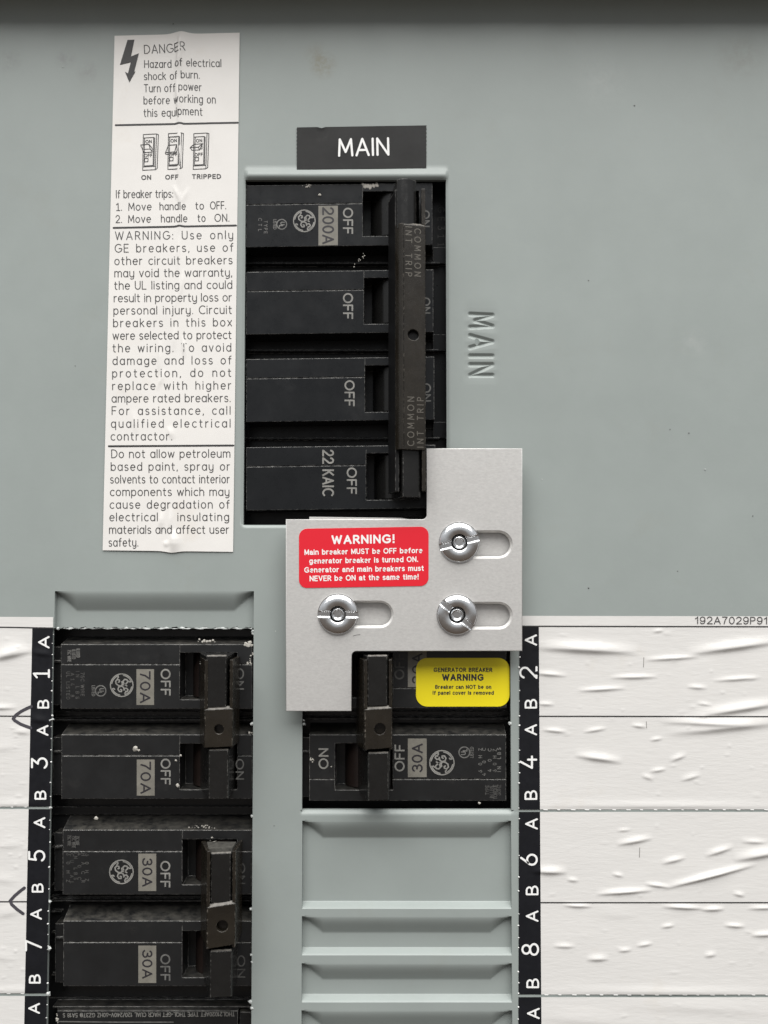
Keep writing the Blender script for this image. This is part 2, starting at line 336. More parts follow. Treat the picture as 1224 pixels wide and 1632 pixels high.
# ------------------------------------------------------------------ helpers for sheets with relief
def segdist(X, Z, a, b):
    ax, az = a; bx, bz = b; L2 = (bx - ax) ** 2 + (bz - az) ** 2 + 1e-12
    t = np.clip(((X - ax) * (bx - ax) + (Z - az) * (bz - az)) / L2, 0, 1)
    return np.hypot(X - ax - t * (bx - ax), Z - az - t * (bz - az)), t
def wrinkles(lst):
    """lst of px0, py0, px1, py1, half width px, height mm -> relief function of photograph pixels"""
    A = np.array(lst, float).reshape(-1, 6)
    def fn(px, py):
        px = np.asarray(px, float); py = np.asarray(py, float); h = np.zeros(np.shape(px))
        for x0, y0, x1, y1, wd, am in A:
            L2 = (x1 - x0) ** 2 + (y1 - y0) ** 2
            t = ((px - x0) * (x1 - x0) + (py - y0) * (y1 - y0)) / L2
            d = ((px - x0) * (y1 - y0) - (py - y0) * (x1 - x0)) / math.sqrt(L2)      # >0 above the ridge for left-to-right ridges
            d = np.where(d > 0, d / (wd * 1.25), d / (wd * .62))
            tp = np.clip(np.minimum(t, 1 - t) * 2.2 + .12, 0, 1); tp = np.where((t < -.05) | (t > 1.05), 0, tp)
            h = h + .88 * am * np.exp(-d * d) * tp
        return h
    return fn
def sheet(mb, x0, y0, x1, y1, step, hfun, h0, mi=0, shear=0, edge=None):
    nx = max(2, int(abs(x1 - x0) / step) + 1); ny = max(2, int(abs(y1 - y0) / step) + 1)
    PX, PY = np.meshgrid(np.linspace(x0, x1, nx), np.linspace(y0, y1, ny))
    if edge: PX, PY = edge(PX, PY)
    X, Z = W(PX, PY, h0); Hh = h0 + hfun(PX, PY)
    V = np.stack([X.ravel(), Z.ravel(), Hh.ravel()], 1)
    i = np.arange(ny - 1)[:, None] * nx + np.arange(nx - 1)[None]
    Fq = np.stack([i + nx, i + nx + 1, i + 1, i], -1).reshape(-1, 4)
    mb.add(V, Fq.tolist(), mi)
# ================================================================== THE PANEL COVER
cover = thing('panel_cover', 'grey enamelled steel cover of the electrical panel, with cut-out windows for the breakers', 'panel cover', 612, 908)
def axis_lines(base0, base1, step, extra):
    a = list(np.arange(base0, base1 + .01, step)) + list(extra); a = np.array(sorted(a)); out = [a[0]]
    for v in a[1:]:
        if v - out[-1] > .02: out.append(v)
    return np.array(out)
XW = lambda px, py=1100: Wx(px, py); ZW = lambda py: Wz(612, py)
mo = (Wx(389.5, 560), Wx(711.5, 560), ZW(287), ZW(836.5))       # main opening l, r, top, bottom
lo = (Wx(79, 1316), Wx(402.5, 1316), ZW(1001), ZW(1760))        # left breaker column
ro = (Wx(481.5, 1215), Wx(814.5, 1215), ZW(1003), ZW(1291.5))   # generator breaker opening
tL = (Wx(87, 970), Wx(404.5, 970)); tR = (Wx(481, 1460), Wx(815.5, 1460))
DEEP = 2.1
def slot_profile(z, x, xl, xr, ytop, yslope, yflat_end=None, ylip=None):
    """relief of one pressed twist-out: 0 outside, -DEEP on its flat; slope tapers to nothing towards both ends"""
    zt = ZW(ytop); L = (ZW(ytop) - ZW(yslope)) * np.clip(np.minimum(x - xl, xr - x) / 5.6, .04, 1)
    h = -DEEP * (1 - np.cos(np.clip((zt - z) / L, 0, 1) * math.pi / 2)) ** .8
    h = np.where(z > zt, 0, h)
    if ylip is not None:
        za, zb = ZW(yflat_end), ZW(ylip); up = np.clip((za - z) / (za - zb), 0, 1); h = h * (1 - up)
    return np.where((x > xl + .05) & (x < xr - .05), h, 0)
TW = [(1309, 1338, 1440, 1448), (1461, 1490, 1514, 1522), (1536, 1565, 1589, 1597), (1611, 1640, 1664, 1672), (1686, 1715, 1739, 1747)]
# pressed MAIN
main_strokes = []
def collect_main():
    x0, y0, y1, cap = 749.5, 500.5, 598, 35
    s = 'MAIN'; n = sum(G[c][0] for c in s); g = (y1 - y0 - n * cap * .76) / 3; y = y0
    for c in s:
        for pl in G[c][1]:
            q = [(x0 + p[1] * cap, y + p[0] * cap * .76) for p in pl]
            X, Z = W([a[0] for a in q], [a[1] for a in q]); main_strokes.append(list(zip(X, Z)))
        y += G[c][0] * cap * .76 + g
collect_main()
mx0, mx1 = Wx(738, 550), Wx(798, 550); mz0, mz1 = ZW(612), ZW(486)
fr = lambda a, b, n: list(np.linspace(a, b, n))
gx = axis_lines(-175, 175, 5, list(mo[:2]) + list(lo[:2]) + list(ro[:2]) + [tL[0], tL[0] + .12, tL[1] - .12, tL[1], tR[0], tR[0] + .12, tR[1] - .12, tR[1]]
    + fr(mx0, mx1, 110) + fr(tL[0], tL[1], 90) + fr(tR[0], tR[1], 90)
    + [mo[0] - .8, mo[0] - .35, mo[1] + .35, mo[1] + .8, lo[1] + .4, lo[1] + .9, ro[0] - .4, ro[0] - .9]
    + fr(tL[0], tL[0] + 6, 16) + fr(tL[1] - 6, tL[1], 16) + fr(tR[0], tR[0] + 6, 16) + fr(tR[1] - 6, tR[1], 16))
zz = list(mo[2:]) + list(lo[2:]) + list(ro[2:]) + fr(mz0, mz1, 210) + [ZW(y) for y in np.linspace(262, 287, 14)] + [ZW(y) for y in np.linspace(836, 843, 6)]
zz += [ZW(y) for y in np.linspace(940, 1001, 30)] + [ZW(y) for y in np.linspace(1291, 1301, 6)]
for a, b, c, d in TW: zz += [ZW(y) for y in np.linspace(a - 3, b + 2, 18)] + [ZW(y) for y in np.linspace(c - 2, d + 2, 9)]
gz = axis_lines(-205, 150, 5, zz)
X, Z = np.meshgrid(gx, gz); Hh = np.zeros_like(X)
Hh += .10 * np.sin(X * .045 + 1) * np.cos(Z * .05) + .05 * np.sin(X * .11 + Z * .07)
sel = (X > mx0) & (X < mx1) & (Z > mz0) & (Z < mz1); dm = np.full(X.shape, 9.); dd = np.full(sel.sum(), 9.)
for pl in main_strokes:
    for a, b in zip(pl[:-1], pl[1:]): dd = np.minimum(dd, segdist(X[sel], Z[sel], a, b)[0])
dm[sel] = dd; Hh += -.54 * np.clip(1 - dm / .74, 0, 1) - .10 * np.exp(-(dm / 1.5) ** 2) * (dm < 8)
inx = np.clip((X - mo[0] + .5) / 1.2, 0, 1) * np.clip((mo[1] + .8 - X) / 1.2, 0, 1)
zt = np.clip((ZW(264) - Z) / (ZW(264) - mo[2]), 0, 1); Hh += np.where(Z >= mo[2] - .01, .85 * np.interp(zt, [0, .2, .45, .62, .74, .85, 1], [0, .12, .62, .97, 1., .8, .1]) * inx, 0)
def dip(z, zedge, zfar, depth, xin): return np.where(z <= zedge + .01, -depth * np.clip((z - zfar) / (zedge - zfar), 0, 1) ** 2 * xin, 0)
Hh += dip(Z, mo[3], ZW(842), .7, inx)
inr = ((X >= ro[0]) & (X <= ro[1])).astype(float); Hh += dip(Z, ro[3], ZW(1300), .9, inr)
Hh += np.where((Z < mo[2]) & (Z > mo[3]), -.35 * (np.clip(1 - (mo[0] - X) / .8, 0, 1) * (X <= mo[0]) + np.clip(1 - (X - mo[1]) / .8, 0, 1) * (X >= mo[1])), 0)
Hh += np.where(Z > ZW(1005), slot_profile(Z, X, tL[0], tL[1], 943, 974), 0)
for tw in TW: Hh += np.where((Z < ZW(tw[0] - 6)) & (Z > ZW(tw[3] + 6)), slot_profile(Z, X, tR[0], tR[1], *tw), 0)
# ragged snapped edge over the left column
rag = np.abs(Z - lo[2]) < .01
Z = np.where(rag & (X > lo[0] + .3) & (X < lo[1] - .3), Z + .28 * np.sin(X * 1.9) * np.sin(X * .37 + .5) + .12 * np.sin(X * 5.3), Z)
cx = (gx[1:] + gx[:-1]) / 2; cz = (gz[1:] + gz[:-1]) / 2; CXg, CZg = np.meshgrid(cx, cz)
inr_ = lambda r: (CXg > r[0]) & (CXg < r[1]) & (CZg < r[2]) & (CZg > r[3])
hole = inr_(mo) | inr_(lo) | inr_(ro)
plate_id = np.zeros(CXg.shape, int)
plate_id[(CXg > tL[0] + .06) & (CXg < tL[1] - .06) & (CZg < ZW(943)) & (CZg > lo[2])] = 1
for k, tw in enumerate(TW): plate_id[(CXg > tR[0] + .06) & (CXg < tR[1] - .06) & (CZg < ZW(tw[0])) & (CZg > ZW(tw[3]))] = 2 + k
nx = len(gx); ny = len(gz)
def emit(mask, mb):
    jj, ii = np.nonzero(mask); base = jj * nx + ii
    q = np.stack([base, base + 1, base + nx + 1, base + nx], 1); u, inv = np.unique(q, return_inverse=True); inv = inv.reshape(-1, 4)
    mb.add(np.stack([X.ravel()[u], Z.ravel()[u], Hh.ravel()[u]], 1), inv.tolist())
mb = MB(); emit((~hole) & (plate_id == 0), mb)
# thickness: walls round the holes
T = 1.5
hp = np.pad(hole, 1)
for j, i in zip(*np.nonzero(hole)):
    for dj, di, a, b in ((-1, 0, (j, i), (j, i + 1)), (1, 0, (j + 1, i + 1), (j + 1, i)), (0, -1, (j + 1, i), (j, i)), (0, 1, (j, i + 1), (j + 1, i + 1))):
        if not hp[j + 1 + dj, i + 1 + di]:
            A = (X[a], Z[a], Hh[a]); B = (X[b], Z[b], Hh[b])
            mb.add([A, B, (B[0], B[1], B[2] - T), (A[0], A[1], A[2] - T)], [(0, 3, 2, 1)])
sheet_obj = mb.build('cover_sheet', M['grey'], cover, smooth=False)
def smooth_by_angle(o, deg=32):
    me = o.data; me.polygons.foreach_set('use_smooth', [True] * len(me.polygons))
    me.set_sharp_from_angle(angle=R(deg))
smooth_by_angle(sheet_obj)
for k in range(1, 2 + len(TW)):
    mb = MB(); emit((plate_id == k) & ~hole, mb); o = mb.build('knockout_plate', M['grey'], cover); smooth_by_angle(o)
# torn metal tabs left along the cut edges
def crumb(mb, px, py, h, r, n=9, flat_=.6):
    x, z = W(px, py, h); k = 5
    V = [(x, z, h + r * .17 * flat_)]; Fs = []
    for a in range(2):
        for i in range(n):
            t = 2 * math.pi * i / n; rr = r * .171 * (.55 if a == 0 else 1) * random.uniform(.7, 1.25)
            V.append((x + rr * math.cos(t), z + rr * math.sin(t) * random.uniform(.7, 1.1), h + r * .17 * flat_ * (.8 if a == 0 else -.3) * random.uniform(.7, 1.3)))
    for i in range(n):
        j = (i + 1) % n; Fs += [(0, 1 + i, 1 + j), (1 + i, 1 + n + i, 1 + n + j, 1 + j)]
    mb.add(V, Fs)
for px, py, r in ((81, 1147, 6.5), (83, 1141, 4), (403, 1006, 4), (403, 1010, 3), (401, 1154, 4.5), (402, 1301, 4.5), (400, 1449, 5), (401, 1522, 4), (402, 1533, 3.5), (399, 1597, 5), (402, 1607, 5),
                  (79, 1437, 5), (78, 1512, 5.5), (76, 1584, 6), (80, 1288, 4), (485, 1154, 4.5), (484, 1148, 3), (813, 1153, 5.5), (92, 1002, 4)):
    mb = MB(); crumb(mb, px, py, -.2, r * .72); mb.build('torn_tab', M['cut'], cover)
mb = MB()
def rolled(mb, xa, xb, py, h, r, jit, skip):
    n = int((xb - xa) / 3); xs_ = np.linspace(xa, xb, n); k = 7; ph = random.uniform(0, 6)
    rr = r * np.clip(.75 + jit * (np.sin(xs_ * .21 + ph) * .5 + np.sin(xs_ * .57 + 2 * ph) * .35 + rng.normal(0, .25, n)), skip, 1.9)
    X_, Z_ = W(xs_, py + .8 * np.sin(xs_ * .3) * jit, h); V = []; Fs = []
    for i in range(n):
        for j in range(k): t = R(-20 + 220 * j / (k - 1)); V.append((X_[i], Z_[i] + rr[i] * math.sin(t) * .9 - r, h + rr[i] * math.cos(t)))
    for i in range(n - 1):
        for j in range(k - 1): Fs.append((i * k + j, i * k + j + 1, (i + 1) * k + j + 1, (i + 1) * k + j))
    mb.add(V, [f[::-1] for f in Fs])
rolled(mb, 90, 402, 999.5, -DEEP - .3, .36, .75, .3); rolled(mb, 484, 812, 1294, -1.0, .38, .35, .5)
for i in range(12): crumb(mb, 400 + random.uniform(0, 310), 276 + random.uniform(-3, 6), .3, random.uniform(.8, 1.6), 6, .3)
mb.build('ragged_edge', M['cut'], cover)['kind'] = 'stuff'
for k, (px, py, r) in enumerate(((938, 447, 1.3), (1124, 748, 1.5), (1068, 684, 1.1), (1098, 690, 1.2), (864, 764, 1.1), (938, 937, 1.6), (120, 583, 1.2), (439, 1006, 1.4), (276, 38, 1.6), (1011, 168, 1.5), (100, 107, 1.4), (1080, 910, 1.1), (437, 1316, 1.1), (600, 1030, 1.2), (1200, 822, 1.1))):
    mb = MB(); crumb(mb, px, py, .04, r * .85, 7, .3); mb.build('paint_chip', M['cut'] if k % 3 == 1 else M['pencil_chip'], cover)
# ------------------------------------------------------------------ danger label
lab = lambda h: None
crease = wrinkles([(288, 48, 281, 120, 5, .50), (281, 115, 285, 200, 4.5, .42), (285, 190, 284, 300, 4, .26), (276, 296, 287, 322, 4, .2), (287, 310, 285, 372, 4, .14), (300, 298, 290, 322, 4, .12),
                   (286, 372, 280, 440, 3, .18), (292, 430, 288, 470, 3, .14), (278, 520, 276, 560, 4, .14), (291, 535, 293, 570, 3, .25), (255, 540, 253, 610, 4, .22), (262, 590, 250, 620, 4, .16),
                   (212, 655, 216, 690, 5, .12), (268, 680, 274, 700, 5, .2), (258, 815, 254, 845, 5, .26), (272, 812, 268, 850, 4, .2), (276, 845, 276, 880, 9, .55), (262, 862, 266, 872, 5, .2), (290, 440, 276, 500, 4, .12),
                   (190, 600, 205, 640, 6, .06), (330, 160, 345, 250, 8, .07), (200, 120, 190, 180, 8, .06), (320, 600, 330, 680, 8, .06)])
def lab_edge(PX, PY):
    # unit square -> the label's slightly skewed outline
    u, v = PX, PY
    x = (1 - v) * ((1 - u) * 182.5 + u * 382) + v * ((1 - u) * 163.5 + u * 371.5)
    y = (1 - v) * ((1 - u) * 57 + u * 52) + v * ((1 - u) * 877 + u * 879.5)
    bump = np.exp(-((u - .53) / .07) ** 2)
    return x, y - 4.5 * bump * np.clip(1 - v * 14, 0, 1) + 2.5 * np.exp(-((u - .53) / .06) ** 2) * np.clip(1 - (1 - v) * 30, 0, 1)
mb = MB(); U, Vv = np.meshgrid(np.linspace(0, 1, 221), np.linspace(0, 1, 501)); PX, PY = lab_edge(U, Vv)
Xl, Zl = W(PX, PY, .25); Hl = .25 + crease(PX, PY)
i = np.arange(500)[:, None] * 221 + np.arange(220)[None]
mb.add(np.stack([Xl.ravel(), Zl.ravel(), Hl.ravel()], 1), np.stack([i + 221, i + 222, i + 1, i], -1).reshape(-1, 4).tolist())
dl = mb.build('danger_label', M['vinyl'], cover, smooth=True); dl['label'] = 'tall white sticker headed DANGER with three small switch drawings'
surfL = lambda px, py: (*W(px, py, .25), .25 + crease(px, py))
def warpL(q):
    x, y = q; k = max(0, min(1, (330 - y) / 120)); s = 1 / (1 + math.exp(-(x - 281) / 1.6))
    return np.array([x - 1.2 * s * k, y - 2.2 * s * k * math.exp(-((x - 290) / 30) ** 2)])
rows = [('DANGER', 230.5, 85.5, 296, 82.5, 13.2), ('Hazard of electrical', 230.5, 108, 353.5, 106.5, 11.5), ('shock of burn.', 230, 127.3, 319, 126, 11.5), ('Turn off power', 230, 146.7, 322, 145.5, 11.8),
        ('before working on', 229.5, 166, 344.5, 164.5, 12), ('this equipment', 229.5, 186, 323.5, 184.6, 12),
        ('If breaker trips:', 185.5, 315.5, 275.5, 314.5, 12), ('1.', 185.8, 335.6, 194, 335.4, 11.5), ('Move', 205.2, 335.3, 241, 334.7, 11.5), ('handle', 255, 334.5, 295.5, 334, 11.5), ('to', 312, 333.6, 324.5, 333.4, 11.5), ('OFF.', 335.5, 333.2, 360, 332.8, 11.5),
        ('2.', 184.8, 355, 194, 354.8, 11.5), ('Move', 204.8, 354.8, 240, 354.3, 11.5), ('handle', 257.2, 354, 298, 353.5, 11.5), ('to', 315.5, 353.2, 327, 353.1, 11.5), ('ON.', 342.5, 353, 365, 352.7, 11.5)]
para = [('WARNING: Use only', 184, 382, 371, 380.4), ('GE breakers, use of', 183.5, 402, 371.5, 400.4), ('other circuit breakers', 183, 422, 370, 420.5), ('may void the warranty,', 183, 441.5, 369.5, 440.2),
        ('the UL listing and could', 182.5, 461.2, 369.5, 459.8), ('result in property loss or', 182, 481.2, 369, 479.8), ('personal injury. Circuit', 181.5, 501, 369, 499.7), ('breakers in this box', 181, 521, 369, 519.5),
        ('were selected to protect', 180, 541, 368.5, 539.7), ('the wiring. To avoid', 180, 561, 368, 559.7), ('damage and loss of', 180, 581.1, 368.5, 580), ('protection, do not', 179.5, 601.1, 368, 599.8),
        ('replace with higher', 179.5, 621.2, 368, 620.1), ('ampere rated breakers.', 178.5, 641.1, 367, 640.2), ('For assistance, call', 178.7, 660.8, 367, 660.2), ('qualified electrical', 177.5, 681.2, 367, 680.7), ('contractor.', 177, 701.5, 274, 701.2),
        ('Do not allow petroleum', 178, 729.5, 366.5, 728.8), ('based paint, spray or', 177.2, 749.8, 366, 749.3), ('solvents to contact interior', 176.2, 770, 365.5, 769.6), ('components which may', 176, 790, 365, 789.8),
        ('cause degradation of', 175.5, 810.2, 365.5, 809.8), ('electrical', 175, 830.2, 251, 830), ('insulating', 283.5, 830, 364.5, 829.8), ('materials and affect user', 174.5, 850.2, 364.5, 850), ('safety.', 173.7, 870.6, 220, 870.4)]
mb = MB()
for s, x0, y0, x1, y1, cap in rows: stext(mb, s, (x0, y0), (x1, y1), cap, .72, surfL, .035, warpL)
for s, x0, y0, x1, y1 in para: stext(mb, s, (x0, y0), (x1, y1), 12.6, .72, surfL, .035, warpL)
for s, x0, x1, y in (('ON', 225.2, 241, 286.9), ('OFF', 263.3, 284.5, 286.3), ('TRIPPED', 306, 352.5, 285.4)): gtext(mb, s, (x0, y), (x1, y - .3), 7.8, surfL, .10, .05)
mb.build('lettering', M['greyink'], dl)
for x0, y0, x1, y1 in ((184.5, 199.6, 379, 195.6), (181, 363.2, 376.3, 359.4), (173.5, 711.2, 372, 710)):
    mb = MB(); ribbon(mb, [(x0 + (x1 - x0) * k / 60, y0 + (y1 - y0) * k / 60 - 1.5 * math.exp(-((x0 + (x1 - x0) * k / 60 - 286) / 5) ** 2) * (y0 < 600)) for k in range(61)], 1.5, surfL, .04); mb.build('divider_line', M['ink'], dl)
mb = MB()   # lightning arrow
pl = [(203.3, 63.8), (214.3, 63.3), (209, 90), (221.5, 85), (214, 114.5), (216.2, 113.8), (206.4, 131.5), (199.2, 114.5), (204, 117.2), (208.5, 99.5), (191.2, 103.5)]
x_, z_, h_ = surfL(np.array([p[0] for p in pl]), np.array([p[1] for p in pl]))
mb.add(np.stack([x_, z_, np.full(len(pl), .33)], 1), [tuple(range(len(pl) - 1, -1, -1))])
mb.build('lightning_arrow', M['ink'], dl)
def switch_drawing(x, y, kind):
    mb = MB(); L = lambda *p: ribbon(mb, [(x + a, y + b) for a, b in p], .62, surfL, .04 + .002 * (len(mb.v) % 9))
    L((4, 2), (3, 58), (23, 57), (25, 0), (4, 1)); L((25, 0), (28, 1), (26, 55), (23, 57)); L((4, 6.5), (21, 5.5)); L((6, 7.5), (5, 51), (19.5, 50.3), (20.5, 6.5)); L((4, 52.5), (22, 51.5)); L((20.6, 6.5), (22, 6.5), (21, 51))
    L((6, 39), (6, 44.5), (11.3, 44.2), (11.5, 38.8), (6, 39))
    if kind == 0: L((0, 17.5), (13, 16.5), (18, 22.5), (18, 29), (5, 29.7), (0, 18.5)); L((13, 16.5), (15, 24), (18, 28)); L((5, 24.5), (15, 24))
    if kind == 1: L((-1, 32), (4, 19.5), (17, 18.5), (14, 30), (0, 31.2)); L((-1, 32), (0, 34), (13, 33), (14, 30)); L((14, 33), (18, 28), (17, 19))
    if kind == 2: L((-2, 23.5), (4, 18), (18, 17), (11, 22.5), (-2, 23.5)); L((-2, 23.5), (1, 27.5), (13, 27), (18, 17)); L((11, 22.5), (13, 27)); L((13, 26), (17, 25), (17, 19))
    gtext(mb, 'ON', (x + 7.5, y + 15.3), (x + 17.5, y + 14.6), 5.6, surfL, .09, .055); gtext(mb, 'OFF', (x + 5.5, y + 37.4), (x + 18.5, y + 36.6), 5.4, surfL, .09, .055)
    mb.build('switch_drawing', M['ink'], dl)
switch_drawing(224.5, 213.5, 0); switch_drawing(264.5, 212, 1); switch_drawing(305, 212, 2)
# ------------------------------------------------------------------ MAIN label
mb = MB(); sheet(mb, 473, 203, 679.5, 270, 3, lambda a, b: .03 * np.sin(a * .06) * np.sin(b * .09) + .12 * np.exp(-((a - 512) / 6) ** 2 - ((b - 203) / 3) ** 2), .3,
                 edge=lambda a, b: (a + .5 * np.sin(b), b - (a - 473) * .016 * (1 - (b - 203) / 67 * .35) - 3.5 * np.exp(-((a - 512) / 4) ** 2) * (b < 206) * -.6))
ml = mb.build('main_label', M['blacklabel'], cover, smooth=True); ml['label'] = 'black rectangular sticker reading MAIN'
mb = MB(); stext(mb, 'MAIN', (540.5, 248.3), (619, 246.5), 26, 1.75, flat(.40), .05, cwmax=1.12); mb.build('lettering', M['white'], ml)
# ------------------------------------------------------------------ circuit directory stickers either side
wr_r = [(855, 1031, 1012, 1039, 8, .85), (1100, 1041, 1240, 1022, 7, .8), (1030, 1052, 1112, 1047, 3.2, .42), (975, 1080, 1047, 1079, 3.2, .40), (922, 1101, 995, 1097, 3.2, .42), (850, 1073, 902, 1077, 3.5, .40), (1138, 1085, 1212, 1080, 3.2, .35),
        (1095, 1095, 1127, 1097, 3, .3), (855, 1122, 884, 1123, 3, .3), (1110, 1141, 1250, 1119, 7, .75), (1055, 1150, 1195, 1155, 6, .5), (1070, 1168, 1250, 1150, 9, .7), (864, 1163, 904, 1167, 3, .35), (930, 1167, 966, 1161, 3, .3),
        (1006, 1156, 1030, 1159, 3, .3), (918, 1204, 990, 1214, 5.5, .6), (1036, 1180, 1056, 1177, 3, .25), (1068, 1213, 1094, 1203, 4, .3), (1036, 1230, 1062, 1226, 3, .28), (1085, 1244, 1117, 1235, 4, .3), (1022, 1236, 1042, 1243, 3.5, .25),
        (1110, 1121, 1135, 1124, 2.5, .22), (1040, 1007, 1058, 1005, 2.5, .22), (850, 1284, 1250, 1285, 6, .22), (984, 1346, 1038, 1336, 4.5, .5), (1055, 1376, 1092, 1367, 4, .4), (1125, 1364, 1168, 1350, 4.5, .45), (1172, 1370, 1250, 1356, 7, .75),
        (1182, 1341, 1222, 1343, 3.5, .3), (850, 1389, 902, 1390, 5.5, .65), (903, 1402, 922, 1404, 3, .28), (953, 1425, 1037, 1419, 4, .6), (1028, 1409, 1066, 1414, 3, .4), (1062, 1415, 1200, 1379, 4.5, .8), (983, 1324, 1005, 1323, 2.5, .2),
        (975, 1393, 994, 1397, 3, .28), (1168, 1424, 1187, 1428, 3.5, .3), (898, 1443, 942, 1445, 3, .4), (1056, 1445, 1120, 1448, 3.5, .5), (1118, 1450, 1154, 1449, 3.5, .45), (1192, 1448, 1240, 1447, 3, .35), (1053, 1478, 1075, 1475, 3, .28),
        (1154, 1475, 1187, 1477, 3.2, .4), (1197, 1491, 1240, 1489, 4, .45), (882, 1508, 917, 1509, 3.5, .3), (1014, 1508, 1040, 1504, 3.2, .3), (935, 1529, 970, 1528, 4.5, .42), (984, 1516, 1007, 1514, 3.2, .28), (1122, 1524, 1142, 1521, 4, .3),
        (850, 1580, 1250, 1581, 6, .16), (940, 1455, 1020, 1458, 12, .10), (850, 1620, 1000, 1630, 14, .2), (1000, 1600, 1250, 1612, 16, .2)]
for k in range(70):
    a = random.uniform(862, 1215); b = random.uniform(1005, 1625); l = random.uniform(6, 20); wr_r.append((a, b, a + l, b + random.uniform(-2.5, 2.5), random.uniform(2., 3.6), random.uniform(.02, .08)))
wrR = wrinkles(wr_r)
wr_l = [(-20, 1052, 52, 1036, 7, .6), (-10, 1048, 40, 1030, 10, .35), (-30, 1129, 26, 1128, 4, .35), (-20, 1195, 30, 1190, 8, .12), (20, 1165, 50, 1168, 6, .25), (-20, 1282, 75, 1281, 6, .18), (-10, 1350, 40, 1345, 8, .14), (-20, 1400, 30, 1405, 8, .14),
        (-10, 1460, 35, 1450, 10, .18), (-30, 1520, 30, 1530, 9, .14), (-20, 1580, 70, 1579, 6, .16), (50, 1040, 84, 1044, 5, .25), (48, 1146, 80, 1150, 6, .3)]
for k in range(26):
    a = random.uniform(-10, 36); b = random.uniform(1005, 1625); wr_l.append((a, b, a + random.uniform(6, 16), b + random.uniform(-2, 2), random.uniform(1.6, 2.8), random.uniform(.04, .12)))
wrL = wrinkles(wr_l)
def directory(label, wr, x_in, x_mid, x_out, top_fn, cuts, rows_, caps, rules, strip_text):
    """x_in(y): edge by the breakers, x_mid(y): edge of the black index strip, x_out: beyond the frame"""
    root = None; Y0 = top_fn(x_in(1000)); pieces = [(None, cuts[0] - 2.0), (cuts[0] + 2.0, cuts[1] - 2.0), (cuts[1] + 2.2, 1740)]
    paper = MB(); strip = MB()
    def part(mb, xa, xb, ya, yb, k0):
        n = max(8, int(abs((xb(1300) - xa(1300))) / 1.6)); m = int((yb - ya) / 1.6)
        U, Vv = np.meshgrid(np.linspace(0, 1, n), np.linspace(0, 1, m))
        PY = ya + (yb - ya) * Vv; PX = xa(PY) + (xb(PY) - xa(PY)) * U
        if k0: PY = PY + top_fn(PX) * (1 - Vv)
        hh = .15 + wr(PX, PY); X_, Z_ = W(PX, PY, .15)
        i = np.arange(m - 1)[:, None] * n + np.arange(n - 1)[None]; q = np.stack([i + n, i + n + 1, i + 1, i], -1).reshape(-1, 4)
        if xb(1300) < xa(1300): q = q[:, ::-1]
        mb.add(np.stack([X_.ravel(), Z_.ravel(), hh.ravel()], 1), q.tolist())
    for k, (a, b) in enumerate(pieces):
        if k == 0:
            part(paper, x_in, x_out, rows_[0], rows_[1], True)               # white header band
            part(strip, x_in, x_mid, rows_[1], b, False); part(paper, x_mid, x_out, rows_[1], b, False)
        else:
            part(strip, x_in, x_mid, a, b, False); part(paper, x_mid, x_out, a, b, False)
    root = paper.build('circuit_directory', M['paper'], cover, smooth=True); root['label'] = label
    st = strip.build('index_strip', M['strip'], root, smooth=True)
    surf = lambda px, py: (*W(px, py, .15), .15 + wr(px, py))
    mb = MB()
    for s, px, py, cap, wd in strip_text: stext(mb, s, (px + cap / 2, py + wd / 2), (px + cap / 2, py - wd / 2), cap, 1.42 if cap < 22 else 1.6, surf, .06)
    mb.build('index_lettering', M['white'], root)
    for y, slope in rules:
        mb = MB(); xa = x_mid(y) if y > 1010 else x_in(y)
        ribbon(mb, [(xa + (x_out(y) - xa) * k / 80, y + slope * (k / 80)) for k in range(81)], 1.0, surf, .05); mb.build('ruled_line', M['ink'], root)
    # flecks of paper standing up along the perforation
    mb = MB()
    for y in np.arange(1008, 1630, 18.6):
        if random.random() < .8: crumb(mb, float(x_in(y)) + random.uniform(-.6, .8), y + random.uniform(-3, 3), .12, random.uniform(.8, 1.9), 6)
    for c in cuts:
        sg = 1 if x_out(1300) > 0 else -1
        for k in range(24):
            px = float(x_mid(c)) + sg * (k * 22 + 6); 
            if px < -10 or px > 1235: continue
            ribbon(mb, [(px, c - 1.6), (px + random.uniform(2, 6), c - 1.4)], .8, flat(.16), .02)
    mb.build('perforation_fleck', M['white'], root)
    return root, surf
lt = [('A', 70, 1023.5, 15.5, 17), ('1', 66, 1074, 24, 11), ('B', 69, 1122, 16, 11.5), ('A', 68, 1164, 16, 14.5), ('3', 63, 1216, 24, 15), ('B', 64.5, 1267, 16, 12), ('A', 63, 1311, 16, 14.5), ('5', 58.5, 1364, 24, 15), ('B', 60, 1415, 16, 12),
      ('A', 57.5, 1457, 16, 14.5), ('7', 53.5, 1507, 24, 15), ('B', 55.5, 1560, 16, 12), ('A', 54.5, 1607, 16, 14.5)]
dL, sL = directory('white paper directory left of the breakers, with a black strip numbered 1 3 5 7', wrL,
    lambda y: 84.5 - (np.asarray(y, float) - 1000) * .0165, lambda y: 51.5 - (np.asarray(y, float) - 1000) * .0205, lambda y: -30 + 0 * np.asarray(y, float), lambda x: (np.asarray(x, float) - 85) * .005,
    (1287.5, 1585), (983.5, 1001), None, ((1001, -2), (1141.5, -.5), (1437, 0)), lt)
